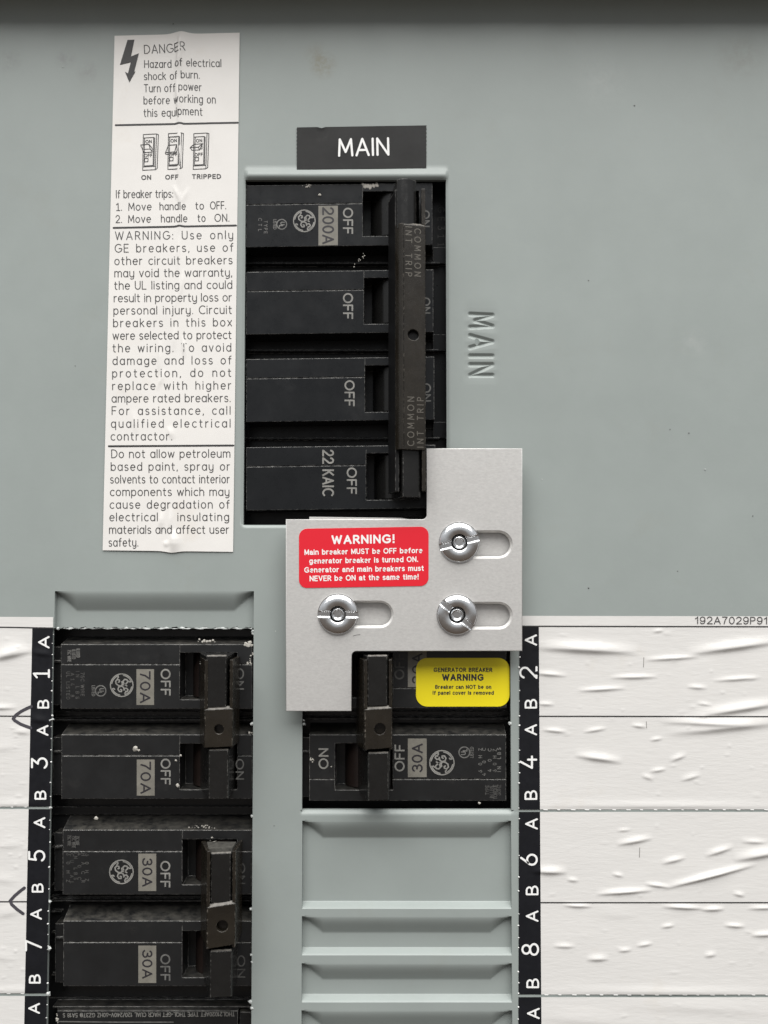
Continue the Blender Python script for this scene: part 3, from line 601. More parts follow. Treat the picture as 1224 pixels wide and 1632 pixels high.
rt = [('A', 846, 1020, 17, 15), ('2', 842, 1072, 26, 16.5), ('B', 846, 1121.5, 17, 12.5), ('A', 846, 1163, 17, 15), ('4', 842, 1215, 25, 17.5), ('B', 846, 1267, 17.5, 12.5), ('A', 847, 1313, 17.5, 15), ('6', 843, 1370, 25, 16), ('B', 848, 1419, 17.5, 12.5),
      ('A', 848, 1460, 17.5, 15), ('8', 845, 1513, 25, 17), ('B', 849, 1567, 17.5, 12.5), ('A', 850, 1615, 17.5, 15)]
dR, sR = directory('wrinkled white paper directory right of the breakers, with a black strip numbered 2 4 6 8', wrR,
    lambda y: 828 - (np.asarray(y, float) - 1000) * .003, lambda y: 858.8 + (np.asarray(y, float) - 1000) * .0065, lambda y: 1290 + 0 * np.asarray(y, float), lambda x: (np.asarray(x, float) - 832) * .002 - .5,
    (1292, 1587), (982, 998), None, ((998, 1), (1141.5, .5), (1438.5, 0)), rt)
mb = MB(); gtext(mb, '192A7029P910', (1107.5, 994.6), (1234, 995.2), 12.2, sR, .06, .09, .12)
mb.build('part_number', M['greyink'], dR)
for a, b, c, d in ((1026, 1048, 1025.5, 1063), (1030, 1150, 1030.5, 1160), (1019.5, 1351, 1019, 1366)): mb = MB(); ribbon(mb, [(a, b), (c, d)], .5, sR, .07); mb.build('pencil_tick', M['pencil'], dR)
mb = MB()
ribbon(mb, [(50, 1126), (44, 1128.5), (34, 1133.5), (25, 1140), (21, 1145.5), (24, 1148.5), (33, 1154), (42, 1157.5), (49, 1160)], 2.5, sL, .06); mb.build('marker_arrow', M['marker'], dL); mb = MB()
ribbon(mb, [(39, 1415), (31, 1421), (23, 1428), (16.5, 1435.5), (19, 1441.5), (28, 1449.5), (37, 1456)], 2.5, sL, .06)
mb.build('marker_arrow', M['marker'], dL)
# ================================================================== BREAKERS
def nose(mb, x0, y0, x1, y1, hf, hb, pockets=(), top=1.6, shear=0, bottom=.3, left=.3, right=.3):
    """moulded block: front at hf with stepped pockets, sides falling to hb; pockets = (x0, y0, x1, y1, h)"""
    xs = sorted({x0, x1, *[p[0] for p in pockets], *[p[2] for p in pockets]}); ys = sorted({y0, y1, *[p[1] for p in pockets], *[p[3] for p in pockets]})
    xs = [x for x in xs if x0 <= x <= x1]; ys = [y for y in ys if y0 <= y <= y1]
    xm = (x0 + x1) / 2
    def P(i, j, h): 
        X_, Z_ = W(xs[i], ys[j] + shear * (xs[i] - xm), hf); return (float(X_), float(Z_), h)
    nxx, nyy = len(xs) - 1, len(ys) - 1; H = np.full((nyy, nxx), float(hf))
    for a, b, c, d, h in pockets:
        for j in range(nyy):
            for i in range(nxx):
                if a - .01 <= xs[i] and xs[i + 1] <= c + .01 and b - .01 <= ys[j] and ys[j + 1] <= d + .01: H[j, i] = min(H[j, i], h) 
    for j in range(nyy):
        for i in range(nxx):
            h = H[j, i]; mb.add([P(i, j, h), P(i, j + 1, h), P(i + 1, j + 1, h), P(i + 1, j, h)], [(0, 1, 2, 3)])
            if i + 1 < nxx and H[j, i + 1] != h:
                g = H[j, i + 1]; mb.add([P(i + 1, j, h), P(i + 1, j + 1, h), P(i + 1, j + 1, g), P(i + 1, j, g)], [(0, 1, 2, 3) if True else 0])
            if j + 1 < nyy and H[j + 1, i] != h:
                g = H[j + 1, i]; mb.add([P(i, j + 1, h), P(i, j + 1, g), P(i + 1, j + 1, g), P(i + 1, j + 1, h)], [(0, 1, 2, 3)])
    off = {'l': left, 'r': right, 't': top, 'b': bottom}
    def Q(i, j):
        a = P(i, j, hb); x, z, _ = a
        if i == 0: x -= left
        if i == nxx: x += right
        if j == 0: z += top
        if j == nyy: z -= bottom
        return (x, z, hb)
    for i in range(nxx):
        mb.add([P(i, 0, H[0, i]), P(i + 1, 0, H[0, i]), Q(i + 1, 0), Q(i, 0)], [(0, 1, 2, 3)])
        mb.add([P(i, nyy, H[-1, i]), Q(i, nyy), Q(i + 1, nyy), P(i + 1, nyy, H[-1, i])], [(0, 1, 2, 3)])
    for j in range(nyy):
        mb.add([P(0, j, H[j, 0]), Q(0, j), Q(0, j + 1), P(0, j + 1, H[j, 0])], [(0, 1, 2, 3)])
        mb.add([P(nxx, j, H[j, -1]), P(nxx, j + 1, H[j, -1]), Q(nxx, j + 1), Q(nxx, j)], [(0, 1, 2, 3)])
def pxbox(mb, x0, y0, x1, y1, hb, hf, shear=0):
    xm = (x0 + x1) / 2
    Xp, Zp = pxpoly([(x0, y0 + shear * (x0 - xm)), (x1, y0 + shear * (x1 - xm)), (x1, y1 + shear * (x1 - xm)), (x0, y1 + shear * (x0 - xm))], hf); quadbox(mb, Xp, Zp, hb, hf)
def prism_x(mb, sec, py0, py1, hz, slope=0):
    """sec: list of (x mm, h mm) cross-section, run along z between two photograph rows read at height hz"""
    z0, z1 = Wz(612, py0, hz), Wz(612, py1, hz); n = len(sec); xm = sum(p[0] for p in sec) / n
    V = [(x, z0 + slope * (x - xm), h) for x, h in sec] + [(x, z1 + slope * (x - xm), h) for x, h in sec]
    a = sum(sec[i][0] * sec[(i + 1) % n][1] - sec[(i + 1) % n][0] * sec[i][1] for i in range(n))
    Fs = [tuple(range(n)), tuple(range(2 * n - 1, n - 1, -1))] + [(i, n + i, n + (i + 1) % n, (i + 1) % n) for i in range(n)]
    if a > 0: Fs = [f[::-1] for f in Fs]
    mb.add(V, [f[::-1] for f in Fs])
HN = -1.0            # height of the moulded breaker fronts
def logo(mb, cx, cy, r, up, surf, lift=.03):
    """round script monogram emblem; up = direction of the top of the emblem in photograph pixels"""
    up = np.array(up, float); rt = np.array([-up[1], up[0]])
    def S(pts, hw): ribbon(mb, [np.array([cx, cy]) + r * (p[0] * rt + p[1] * up) for p in pts], hw * r, surf, lift + .0015 * (S.k % 7)); S.k += 1
    S.k = 0
    S(arc(0, 0, .97, .97, 0, 360), .045)
    for a in (20, 110, 200, 290):
        S([(.86 * math.cos(R(a + t)), .86 * math.sin(R(a + t))) for t in range(0, 61, 10)] , .045)
        S([(.86 * math.cos(R(a)), .86 * math.sin(R(a))), (.72 * math.cos(R(a + 3)), .72 * math.sin(R(a + 3))), (.70 * math.cos(R(a + 11)), .70 * math.sin(R(a + 11)))], .05)
    # looping G
    S([(-.02, .10), (-.10, .34), (-.28, .52), (-.46, .46), (-.50, .26), (-.36, .12), (-.14, .18), (.0, .34), (.06, .44)], .055)
    S([(-.30, .02), (-.10, .06), (.06, -.02), (.04, -.26), (-.12, -.48), (-.34, -.52), (-.50, -.38), (-.44, -.20), (-.30, -.18), (-.26, -.28)], .055)
    # curling E
    S([(.52, .34), (.54, .48), (.40, .54), (.26, .42), (.28, .26), (.42, .20)], .055); S([(.36, .20), (.18, .16), (.08, -.02), (.16, -.26), (.36, -.32), (.54, -.20), (.54, -.02), (.40, .0), (.36, -.10)], .055)
def ulmark(mb, cx, cy, r, up, surf):
    up = np.array(up, float); rt = np.array([-up[1], up[0]]); c = np.array([cx, cy])
    S = lambda pts, hw, k: ribbon(mb, [c + r * (p[0] * rt + p[1] * up) for p in pts], hw * r, surf, .03 + .0015 * k)
    S(arc(0, 0, .92, .92, 0, 360), .10, 0); S([(-.38, .5), (-.38, .05)] + arc(-.16, .05, .22, .22, 180, 360) + [(.06, .5)], .10, 1); S([(.24, .2), (.24, -.45), (.52, -.45)], .10, 2)
    a = c + r * (-.9 * rt - 1.55 * up); b = c + r * (.9 * rt - 1.55 * up); stext(mb, 'LISTED', a, b, r * .55, .45, surf)
def smallprint(mb, lines, surf, cap=4.2):
    for s, P0, P1 in lines: stext(mb, s, P0, P1, cap, .42, surf)
def rating(root_part, s, x0, y0, x1, y1, cw, cap, hs, inset=3.5, shear=0):
    mb = MB(); pts = [(x0, y0), (x1, y0), (x1, y1), (x0, y1)]; xm = (x0 + x1) / 2
    Xp, Zp = pxpoly([(a, b + shear * (a - xm)) for a, b in pts], hs); quadbox(mb, Xp, Zp, hs - .02, hs + .03)
    o = mb.build('rating_plate', M['patch'], root_part)
    mb = MB(); m = (x0 + x1) / 2
    if cw: gtext(mb, s, (m - cap / 2, y0 + inset), (m - cap / 2, y1 - inset), cap, flat(hs + .03), .075)
    else: gtext(mb, s, (m + cap / 2, y1 - inset), (m + cap / 2, y0 + inset), cap, flat(hs + .03), .075)
    mb.build('rating_lettering', M['patchink'], o)
def vtext(mb, s, x0, x1, y0, y1, surf, cw=True, off=.078):
    if cw: gtext(mb, s, (x0, y0), (x0, y1), x1 - x0, surf, off)
    else: gtext(mb, s, (x1, y1), (x1, y0), x1 - x0, surf, off)
def roller(root, x0, x1, y0, y1, R_=7.6, m='roller'):
    """the round drum at the root of a toggle, seen in its window"""
    cxm = Wx(x0, (y0 + y1) / 2, HN) + 2.1 + R_; mb = MB()
    sec = [(cxm + R_ * math.sin(R(a)), HN - R_ - .6 + R_ * math.cos(R(a))) for a in range(-80, 81, 8)] + [(cxm + R_, HN - 9), (cxm - R_, HN - 9)]
    prism_x(mb, sec, y0 + 2, y1 - 3, HN - 1); o = mb.build('toggle_drum', M[m], root); smooth_by_angle(o, 30)
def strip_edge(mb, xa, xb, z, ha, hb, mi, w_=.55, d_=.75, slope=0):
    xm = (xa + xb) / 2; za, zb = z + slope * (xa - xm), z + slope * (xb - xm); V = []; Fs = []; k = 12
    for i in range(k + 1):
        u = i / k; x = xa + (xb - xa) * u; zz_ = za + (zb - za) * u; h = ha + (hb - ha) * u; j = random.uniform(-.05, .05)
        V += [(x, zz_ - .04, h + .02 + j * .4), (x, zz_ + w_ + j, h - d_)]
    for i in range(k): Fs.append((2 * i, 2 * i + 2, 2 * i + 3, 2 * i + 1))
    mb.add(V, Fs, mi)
def toggle(root, xl, xr, y0, y1, hf, tilt, xbl, xbr, rounded=False, cap_drop=0):
    """lever: front between xl and xr at hf, leaning to the right"""
    ym = (y0 + y1) / 2; a, b = Wx(xl, ym, hf), Wx(xr, ym, hf); c, d = Wx(xbl, ym, HN), Wx(xbr, ym, HN); dr = (b - a) * math.tan(R(tilt)); mb = MB()
    if rounded:
        top = [(a + (b - a) * k / 10, hf - dr * k / 10 - 1.3 + 1.3 * math.sin(math.pi * k / 10)) for k in range(11)]
    else: top = [(a + .25, hf), (b - .3, hf - dr + .05), (b, hf - dr - .35)]; top = [(a, hf - .35)] + top
    prism_x(mb, [(c, HN - 5)] + top + [(d, HN - 5)], y0, y1, hf)
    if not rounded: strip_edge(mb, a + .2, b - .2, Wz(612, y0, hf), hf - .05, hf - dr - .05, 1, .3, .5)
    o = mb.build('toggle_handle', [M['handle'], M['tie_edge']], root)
    if rounded: smooth_by_angle(o, 30)
def tie(root, xb, xl, xr, hF, tilt, plate, rails, hole, mat_, th=.9, slope=0., text=False, hole_r=8, xround=None):
    """bridge clip joining the toggles: two side rails and a front plate with a round hole"""
    ym = (plate[0] + plate[1]) / 2; a, b = Wx(xl, ym, hF), Wx(xr, ym, hF - 2); b0 = Wx(xb, ym, HN); dr = (b - a) * math.tan(R(tilt)); hR = hF - dr
    mb = MB()
    # front plate with hole
    z0, z1 = Wz(612, plate[0], hF), Wz(612, plate[1], hF); hx, hz = Wx(hole[0], hole[1], hF - 1), Wz(hole[0], hole[1], hF - 1); rr = hole_r * .165
    hat = lambda x: hF + (hR - hF) * (x - a) / (b - a)
    zsl = lambda x, z: z + slope * (x - (a + b) / 2)
    corners = [(b, z1), (b, z0), (a, z0), (a, z1)]; angs = sorted([math.atan2(zsl(x, z) - hz, x - hx) for x, z in corners] + [2 * math.pi * k / 28 - math.pi for k in range(28)])
    poly = [(x, zsl(x, z)) for x, z in corners]
    def hit(t):
        best = None; d = (math.cos(t), math.sin(t))
        for i in range(4):
            p, q = poly[i], poly[(i + 1) % 4]; ex, ez = q[0] - p[0], q[1] - p[1]; den = d[0] * ez - d[1] * ex
            if abs(den) < 1e-9: continue
            s = ((p[0] - hx) * ez - (p[1] - hz) * ex) / den; u = ((p[0] - hx) * d[1] - (p[1] - hz) * d[0]) / den
            if s > 0 and -1e-6 <= u <= 1 + 1e-6 and (best is None or s < best): best = s
        return (hx + d[0] * best, hz + d[1] * best)
    O = [hit(t) for t in angs]; I = [(hx + rr * math.cos(t), hz + rr * math.sin(t)) for t in angs]; n = len(angs)
    V = [(x, z, hat(x)) for x, z in O] + [(x, z, hat(x)) for x, z in I] + [(x, z, hat(x) - th * 1.6) for x, z in I] + [(x, z, hat(x) - th) for x, z in O]
    Fs = []
    for i in range(n):
        j = (i + 1) % n; Fs += [(i, j, n + j, n + i), (n + i, n + j, 2 * n + j, 2 * n + i), (j, i, 3 * n + i, 3 * n + j)]
    mb.add(V, Fs)
    mb.add([(hx + rr * 1.3 * math.cos(t), hz + rr * 1.3 * math.sin(t), hat(hx) - th * 2.6) for t in np.linspace(0, 6.28, 17)[:-1]], [tuple(range(16))])
    # rails
    if xround is None: prism_x(mb, [(b0, HN + .2), (a, hF - .02), (a + th, hF - .3), (b0 + th + .3, HN + .2)], rails[0], rails[1], hF, slope)
    else:
        c = Wx(xround, ym, hF - 1.5); mw = MB()
        prism_x(mw, [(b0, HN + .2), (c, hF - 2.6), (c + th, hF - 2.7), (b0 + th + .3, HN + .2)], rails[0], rails[1], hF, slope); mw.build('side_rail', M['rail'], root)
        arc_ = [(c + (a - c) * k / 8, hF - 2.6 * (1 - math.sin(math.pi / 2 * k / 8)) ** 1.3) for k in range(9)]
        prism_x(mb, arc_ + [(a, hF - 1.2), (c + .9, hF - 3.4), (c, hF - 3.4)], plate[0], plate[1], hF - 1, slope)
    prism_x(mb, [(b - th, hR - .25), (b + .02, hR - .05), (b + .3, HN + .2), (b - th + .3, HN + .2)], rails[0], rails[1], hF, slope)
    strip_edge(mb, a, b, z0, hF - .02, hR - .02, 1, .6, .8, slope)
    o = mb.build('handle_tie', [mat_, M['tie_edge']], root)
    if text:
        mt = MB(); sf = lambda px, py: (lambda X_, Z_: (X_, Z_, hF + (hR - hF) * (X_ - a) / (b - a)))(*W(px, py, hF - 1.6))
        stext(mt, 'COMMON', (660.8, 366), (660.8, 441), 9.5, .75, sf, .05); stext(mt, 'INT TRIP', (646.5, 364), (646.5, 442), 9.5, .75, sf, .05); mt.build('raised_lettering', M['tie_letter'], o); mt = MB()
        stext(mt, 'COMMON', (659.5, 711), (659.5, 634), 10, .75, sf, .05); stext(mt, 'INT TRIP', (674.5, 713), (674.5, 634), 9.5, .75, sf, .05)
        mt.build('raised_lettering', M['tie_letter'], o)
    return o
M['rail'] = mat('shadowed_rail', (.0055, .0055, .006), .5, spec=.3, wear=(.34, .33, .31, .9, .44), bevel=.3)  # near-black colour paints the deep shadow beside the main tie
M['tie_letter'] = mat('highlighted_letters', (.095, .087, .074), .35)  # pale tone paints the highlights on the moulded black letters
def flecks(root, lst, name='paint_fleck'):
    for px, py, r in lst:
        mb = MB(); crumb(mb, px, py, HN + .05, r, 9, .35); mb.build(name, M['plaster'], root)
def smear(root, pts, r0, r1, n, name='paint_smear'):
    mb = MB()
    for k in range(n):
        t = random.random(); i = min(int(t * (len(pts) - 1)), len(pts) - 2); u = t * (len(pts) - 1) - i
        crumb(mb, pts[i][0] * (1 - u) + pts[i + 1][0] * u + random.uniform(-2.5, 2.5), pts[i][1] * (1 - u) + pts[i + 1][1] * u + random.uniform(-2.5, 2.5), HN + .03, random.uniform(r0, r1), 7, .16)
    mb.build(name, M['plaster'], root)
# ------------------------------------------------------------------ main breaker
mbk = thing('main_breaker', 'large black four-pole main breaker marked 200A under the MAIN sticker, switched to ON', 'circuit breaker', 550, 560, -40)
SH = -.013
poles = [(293.5, 392, 305.5, 377, 578), (431.5, 531, 443.5, 517, 580), (570.5, 670.5, 583, 657.5, 581.5), (711, 811.5, 723, 797.5, 583.5)]
mb = MB(); pxbox(mb, 386, 280, 716, 842, -40, -10.2); 
for t_, b_, *_ in poles:
    pxbox(mb, 640, b_ + 11, 705, b_ + 13, -10.3, -9.2); pxbox(mb, 690, b_ + 2, 716, b_ + 28, -10.3, -8.2); pxbox(mb, 391, t_ - 14, 700, t_ - 11, -10.3, -7.4)
mb.build('breaker_body', M['plastic'], mbk)
for k, (t_, b_, w0, w1, wx) in enumerate(poles):
    mb = MB(); seam = t_ + 30
    nose(mb, 392.5, t_, 689 + k * 1.5, b_, HN, -10, [(wx, w0, 668, w1, -9.5), (392.5, seam, wx, seam + 1.3, HN - .28), (392.5, t_, wx, seam, HN - .12)], top=.9, shear=SH, bottom=.2)
    po = mb.build('pole_housing', M['plastic'], mbk)
    roller(mbk, wx, 668, w0, w1, 7.6, 'handle')
    mp_ = MB(); x0 = (546.5, 546.5, 549, 552.5)[k]; yy = ((331, 373), (467, 508.5), (606, 647.5), (745, 787.5))[k]
    vtext(mp_, 'OFF', x0, x0 + 16.3, *yy, flat(HN)); mp_.build('switch_lettering', M['print'], po)
    mp_ = MB(); vtext(mp_, 'ON', 671 + k, 685 + k, *((335, 362), (474, 500), (611, 640), (750, 778))[k], flat(HN)); mp_.build('faint_lettering', M['printdim'], po)
    if k == 0:
        rating(po, '200A', 507.5, 328, 538.5, 391, True, 19, HN, 2.0, SH)
        mp_ = MB(); logo(mp_, 485, 352, 17.8, (1, 0), flat(HN)); mp_.build('emblem', M['print'], po)
        mp_ = MB(); ulmark(mp_, 449, 357.5, 8.5, (1, 0), flat(HN)); smallprint(mp_, [('CTL', (412, 348), (412, 368)), ('TYPE', (421, 352), (421, 372))], flat(HN), 5); mp_.build('certification_mark', M['printdim'], po)
    if k == 3:
        mp_ = MB(); vtext(mp_, '22 KAIC', 513.5, 532.5, 716.5, 790.5, flat(HN)); mp_.build('switch_lettering', M['print'], po)
toggle(mbk, 633, 663.5, 283, 361, 12.2, 14, 619, 664, rounded=True); toggle(mbk, 641, 670, 716, 792, 10.4, 16, 619, 670)
for w0, w1 in ((443, 517), (583, 657)): toggle(mbk, 643, 668, w0 + 3, w1 - 3, 9.5, 16, 618, 668)
tie(mbk, 619, 643.5, 678, 12, 15, (357, 716), (297, 782), (658.5, 534), M['tie'], 1.0, 0, True, 9, 630)
smear(mbk, [(578, 294), (590, 297), (602, 293)], 1, 3.6, 26); smear(mbk, [(483, 297), (500, 295)], .6, 1.8, 12); smear(mbk, [(566, 424), (579, 410), (582, 398)], .5, 1.2, 12)
flecks(mbk, [(509.5, 310.5, 2.6)])
mb = MB(); smallprint(mb, [('GE311', (698, 330), (698, 392))], flat(-8.2), 10); mb.build('faint_lettering', M['printfaint'], mbk)
# ------------------------------------------------------------------ left column
def pole(root, x0, x1, t_, b_, win, seam, mat_, top, cw=True, shear=0):
    mb = MB(); pk = [(win[0], win[1], win[2], win[3], -9.5)]
    if cw: pk += [(x0, seam, win[0], seam + 1.2, HN - .25), (win[2], seam, x1, seam + 1.2, HN - .25), (x0, t_, win[0], seam, HN - .1)]
    else: pk += [(x0, seam, win[0], seam + 1.2, HN - .25), (win[2], seam, x1, seam + 1.2, HN - .25)]
    pxbox(mb, x0 - 13, t_ + 4, x0 + 1, b_ - 6, -10.1, -4.6 + .2 * ((int(t_) // 7) % 3)); pxbox(mb, x0 - 12, t_ + 26, x0 - 1, t_ + 29, -4.7, -3.6)
    nose(mb, x0, t_, x1, b_, HN, -10, pk, top=top, shear=shear, bottom=.2)
    return mb.build('pole_housing', mat_, root)
def small_text_block(po, xs, y0, y1, seed, cw=True, m='printfaint'):
    rr = random.Random(seed); mb = MB(); words = ['HACR', 'TYPE', 'CU AL', '75C WIRE', 'TORQUE', '40C', '120 240V', '60HZ', 'IN LBS', 'UL LISTED', 'CTL CU', 'A14 8']
    for x in xs:
        s = rr.choice(words); a = y0 + rr.uniform(0, 3); b = y1 - rr.uniform(0, 10)
        if cw: stext(mb, s, (x, a), (x, b), 5.2, .5, flat(HN))
        else: stext(mb, s, (x, b), (x, a), 5.2, .5, flat(HN))
    mb.build('small_print', M[m], po)
b70 = thing('circuit_breaker', 'black two-pole breaker marked 70A beside rows 1 and 3 on the left', 'circuit breaker', 245, 1150, -40, 'two-pole breakers below the main')
mb = MB(); pxbox(mb, 78, 1003, 408, 1293, -40, -10.2); pxbox(mb, 84, 1134, 404, 1140, -10.3, -8.8); pxbox(mb, 84, 1146, 404, 1149, -10.3, -7.6)
for y in (1033, 1064, 1120, 1180, 1196, 1262): pxbox(mb, 84, y, 97, y + 2, -10.3, -8.6)
mb.build('breaker_body', M['plastic2'], b70)
po = pole(b70, 97, 402, 1027, 1129.5, (286.5, 1040, 378, 1115), 1058, M['plastic2'], 1.6)
rating(po, '70A', 217.5, 1066.5, 245.5, 1123.5, True, 17, HN, 3)
mp_ = MB(); vtext(mp_, 'OFF', 256, 272, 1066, 1108.5, flat(HN)); mp_.build('switch_lettering', M['print'], po)
mp_ = MB(); vtext(mp_, 'ON', 375.5, 389, 1065, 1099, flat(HN)); mp_.build('faint_lettering', M['printdim'], po)
mp_ = MB(); logo(mp_, 194, 1092, 18.6, (1, 0), flat(HN)); mp_.build('emblem', M['print'], po)
mp_ = MB(); ulmark(mp_, 160.5, 1101, 9, (1, 0), flat(HN)); mp_.build('certification_mark', M['printdim'], po)
small_text_block(po, (108, 115, 122), 1034, 1056, 3, m='printdim'); small_text_block(po, (106, 113, 121, 129), 1070, 1118, 5)
roller(b70, 288, 376, 1040, 1115)
po = pole(b70, 98, 402, 1171, 1273, (286.5, 1185, 378, 1258.5), 1203.5, M['plastic2'], 2.0)
rating(po, '70A', 218, 1210.5, 246.5, 1268, True, 17, HN, 3)
mp_ = MB(); vtext(mp_, 'OFF', 256, 272, 1209, 1250.5, flat(HN)); mp_.build('switch_lettering', M['print'], po)
mp_ = MB(); vtext(mp_, 'ON', 375.5, 389, 1209.5, 1242.5, flat(HN)); mp_.build('faint_lettering', M['printdim'], po)
roller(b70, 288, 376, 1185, 1258)
toggle(b70, 328, 361, 1046, 1127, 11.2, 6, 310, 374); toggle(b70, 332, 364, 1196, 1273, 11.0, 6, 312, 374)
tie(b70, 318.5, 325.5, 371.5, 11.6, 6, (1130.5, 1191), (1052, 1192), (349.5, 1161.5), M['tie'], .8, .03, False, 7.5)
smear(b70, [(390, 1028), (402, 1026)], 1, 3.2, 16); smear(b70, [(402, 1040), (399, 1056), (393, 1056)], .7, 1.8, 12); smear(b70, [(320, 1056), (322, 1060)], 1, 2.4, 5); smear(b70, [(368, 1052), (372, 1062)], 1, 2.2, 6)
flecks(b70, [(215.5, 1192.5, 4.8), (221, 1196, 2), (283, 1252, 3.2), (280.5, 1212, 2), (288, 1204, 1.8)]); smear(b70, [(316, 1021), (345, 1023)], .8, 2, 12); smear(b70, [(396, 1168), (402, 1168)], 1, 2, 6)
b30 = thing('circuit_breaker', 'black two-pole breaker marked 30A beside rows 5 and 7 on the left', 'circuit breaker', 245, 1440, -40, 'two-pole breakers below the main')
mb = MB(); pxbox(mb, 76, 1294, 407, 1589, -40, -10.2); pxbox(mb, 82, 1428, 403, 1433, -10.3, -8.8); pxbox(mb, 82, 1434.5, 403, 1437, -10.3, -7.2); pxbox(mb, 82, 1285.5, 403, 1298, -14, -9.0)
for y in (1330, 1350, 1410, 1452, 1486, 1553): pxbox(mb, 82, y, 98, y + 2, -10.3, -8.6)
mb.build('breaker_body', M['plastic2'], b30)
po = pole(b30, 100, 401, 1323, 1425.5, (290.5, 1337.5, 378, 1410), 1356, M['plastic2'], 2.4)
rating(po, '30A', 220.5, 1360.5, 249, 1420, True, 16.5, HN, 7)
mp_ = MB(); vtext(mp_, 'OFF', 255.5, 271.5, 1372, 1414.5, flat(HN)); mp_.build('switch_lettering', M['print'], po)
mp_ = MB(); vtext(mp_, 'ON', 378, 391, 1375, 1409, flat(HN)); mp_.build('faint_lettering', M['printfaint'], po)
mp_ = MB(); logo(mp_, 193.5, 1389.5, 19.4, (1, 0), flat(HN)); mp_.build('emblem', M['print'], po)
small_text_block(po, (108, 115, 121), 1330, 1352, 8); small_text_block(po, (106, 112, 118, 124, 130, 136), 1358, 1408, 9)
roller(b30, 292, 376, 1337.5, 1410)
po = pole(b30, 101, 401, 1468, 1571.5, (290.5, 1483.5, 378, 1558), 1501, M['plastic2'], 2.8)
rating(po, '30A', 220.5, 1507, 249, 1566.5, True, 16.5, HN, 7)
mp_ = MB(); vtext(mp_, 'OFF', 255.5, 271.5, 1520.5, 1563, flat(HN)); mp_.build('switch_lettering', M['printdim'], po)
mp_ = MB(); vtext(mp_, 'ON', 378, 391, 1522.5, 1558, flat(HN)); mp_.build('faint_lettering', M['printfaint'], po)
roller(b30, 292, 376, 1483.5, 1558)
toggle(b30, 335, 368, 1361, 1439, 11.0, 8, 314, 378); toggle(b30, 334, 369, 1517, 1590, 11.0, 8, 316, 378)
tie(b30, 320, 329, 375.5, 11.8, 8, (1444, 1510), (1358, 1512), (354.5, 1475), M['tie'], .8, .12, False, 9)
mb = MB(); sec = [(Wx(327, 1350, 5), 2.), (Wx(333, 1350, 9), 9.5), (Wx(370, 1350, 9), 8.6), (Wx(374, 1350, 5), 2.)]; prism_x(mb, sec, 1352, 1360, 9); mb.build('toggle_top', M['plaster_dusty'] if 'plaster_dusty' in M else mat('dusty_black', (.06, .057, .05), .7, var=.5, vscale=.8), b30)
smear(b30, [(325, 1361), (330, 1372)], .8, 2, 10); smear(b30, [(332, 1340), (366, 1346)], .4, 1.2, 14)
flecks(b30, [(153, 1304, 3), (338, 1335, 1.6), (330, 1446, 3.5)]); smear(b30, [(300, 1317), (325, 1316), (340, 1319)], .5, 1.6, 18)
b5 = thing('circuit_breaker', 'black breaker cut off by the lower edge, showing only an upside-down line of small print', 'circuit breaker', 245, 1660, -40, 'two-pole breakers below the main')
mb = MB(); pxbox(mb, 74, 1590, 407, 1760, -40, -10.2); pxbox(mb, 84, 1604, 398, 1606.5, -10.3, -5.5); mb.build('breaker_body', M['plastic2'], b5)
mb = MB(); nose(mb, 91, 1611, 379, 1740, -4.2, -10.2, [], top=.6); po = mb.build('pole_housing', M['plastic2'], b5)
mb = MB(); nose(mb, 382, 1613, 400, 1740, -4.6, -10.2, [], top=.6); mb.build('end_block', M['plastic2'], b5)
mb = MB(); gtext(mb, 'THQL21020AFT TYPE THQL-GFT HACR CUAL 120/240V~60HZ GZ37@ 5A18 S', (374, 1612.5), (100, 1614.5), 7.2, flat(-4.2), .07)
mb.build('small_print', M['print'], po)
smear(b5, [(92, 1612), (90, 1632)], .8, 2, 8)
mb = MB(); ribbon(mb, [(92, 1628), (180, 1629), (276, 1629)], .9, flat(-4.2), .03); mb.build('scuffed_edge', M['printdim'], po)
# ------------------------------------------------------------------ generator breaker
gb = thing('circuit_breaker', 'black two-pole 30A breaker with the yellow generator sticker, right of the left column', 'circuit breaker', 648, 1140, -40, 'two-pole breakers below the main')
mb = MB(); pxbox(mb, 477, 998, 820, 1300, -40, -10.2); pxbox(mb, 486, 1134, 810, 1139, -10.3, -8.8); pxbox(mb, 486, 1144, 810, 1147, -10.3, -7.4); mb.build('breaker_body', M['plastic2'], gb)
po = pole(gb, 492, 807, 1020, 1128.5, (534, 1040, 626, 1112), 1096, M['plastic2'], 1.6, False)
mp_ = MB(); vtext(mp_, 'OFF', 628.5, 644.5, 1041, 1083, flat(HN), False); mp_.build('faint_lettering', M['printfaint'], po)
rating(po, '30A', 650, 1036, 680, 1095, False, 17, HN, 5)
ys = MB(); Xp, Zp = pxpoly(rrect(663, 1048.5, 812, 1126, 18, 8), HN + .12); quadbox(ys, Xp, Zp, HN + .02, HN + .2); yl = ys.build('generator_sticker', M['yellow'], gb); yl['label'] = 'yellow rounded sticker reading GENERATOR BREAKER WARNING'
mb = MB(); sf = flat(HN + .2)
for s, x0, x1, y, cap, off in (('GENERATOR BREAKER', 691, 784.5, 1071, 7, .105), ('WARNING', 704.5, 771, 1085, 11, .115), ('Breaker can NOT be on', 693.5, 783, 1098, 6.5, .10), ('If panel cover is removed', 689.5, 787, 1107.3, 6.5, .10)):
    gtext(mb, s, (x0, y), (x1, y), cap, sf, off, .03)
mb.build('lettering', M['ink'], yl)
roller(gb, 536, 624, 1040, 1112)
po = pole(gb, 493, 806.5, 1171, 1276, (534, 1184.5, 626, 1259), 1241, M['plastic2'], 2.0, False)
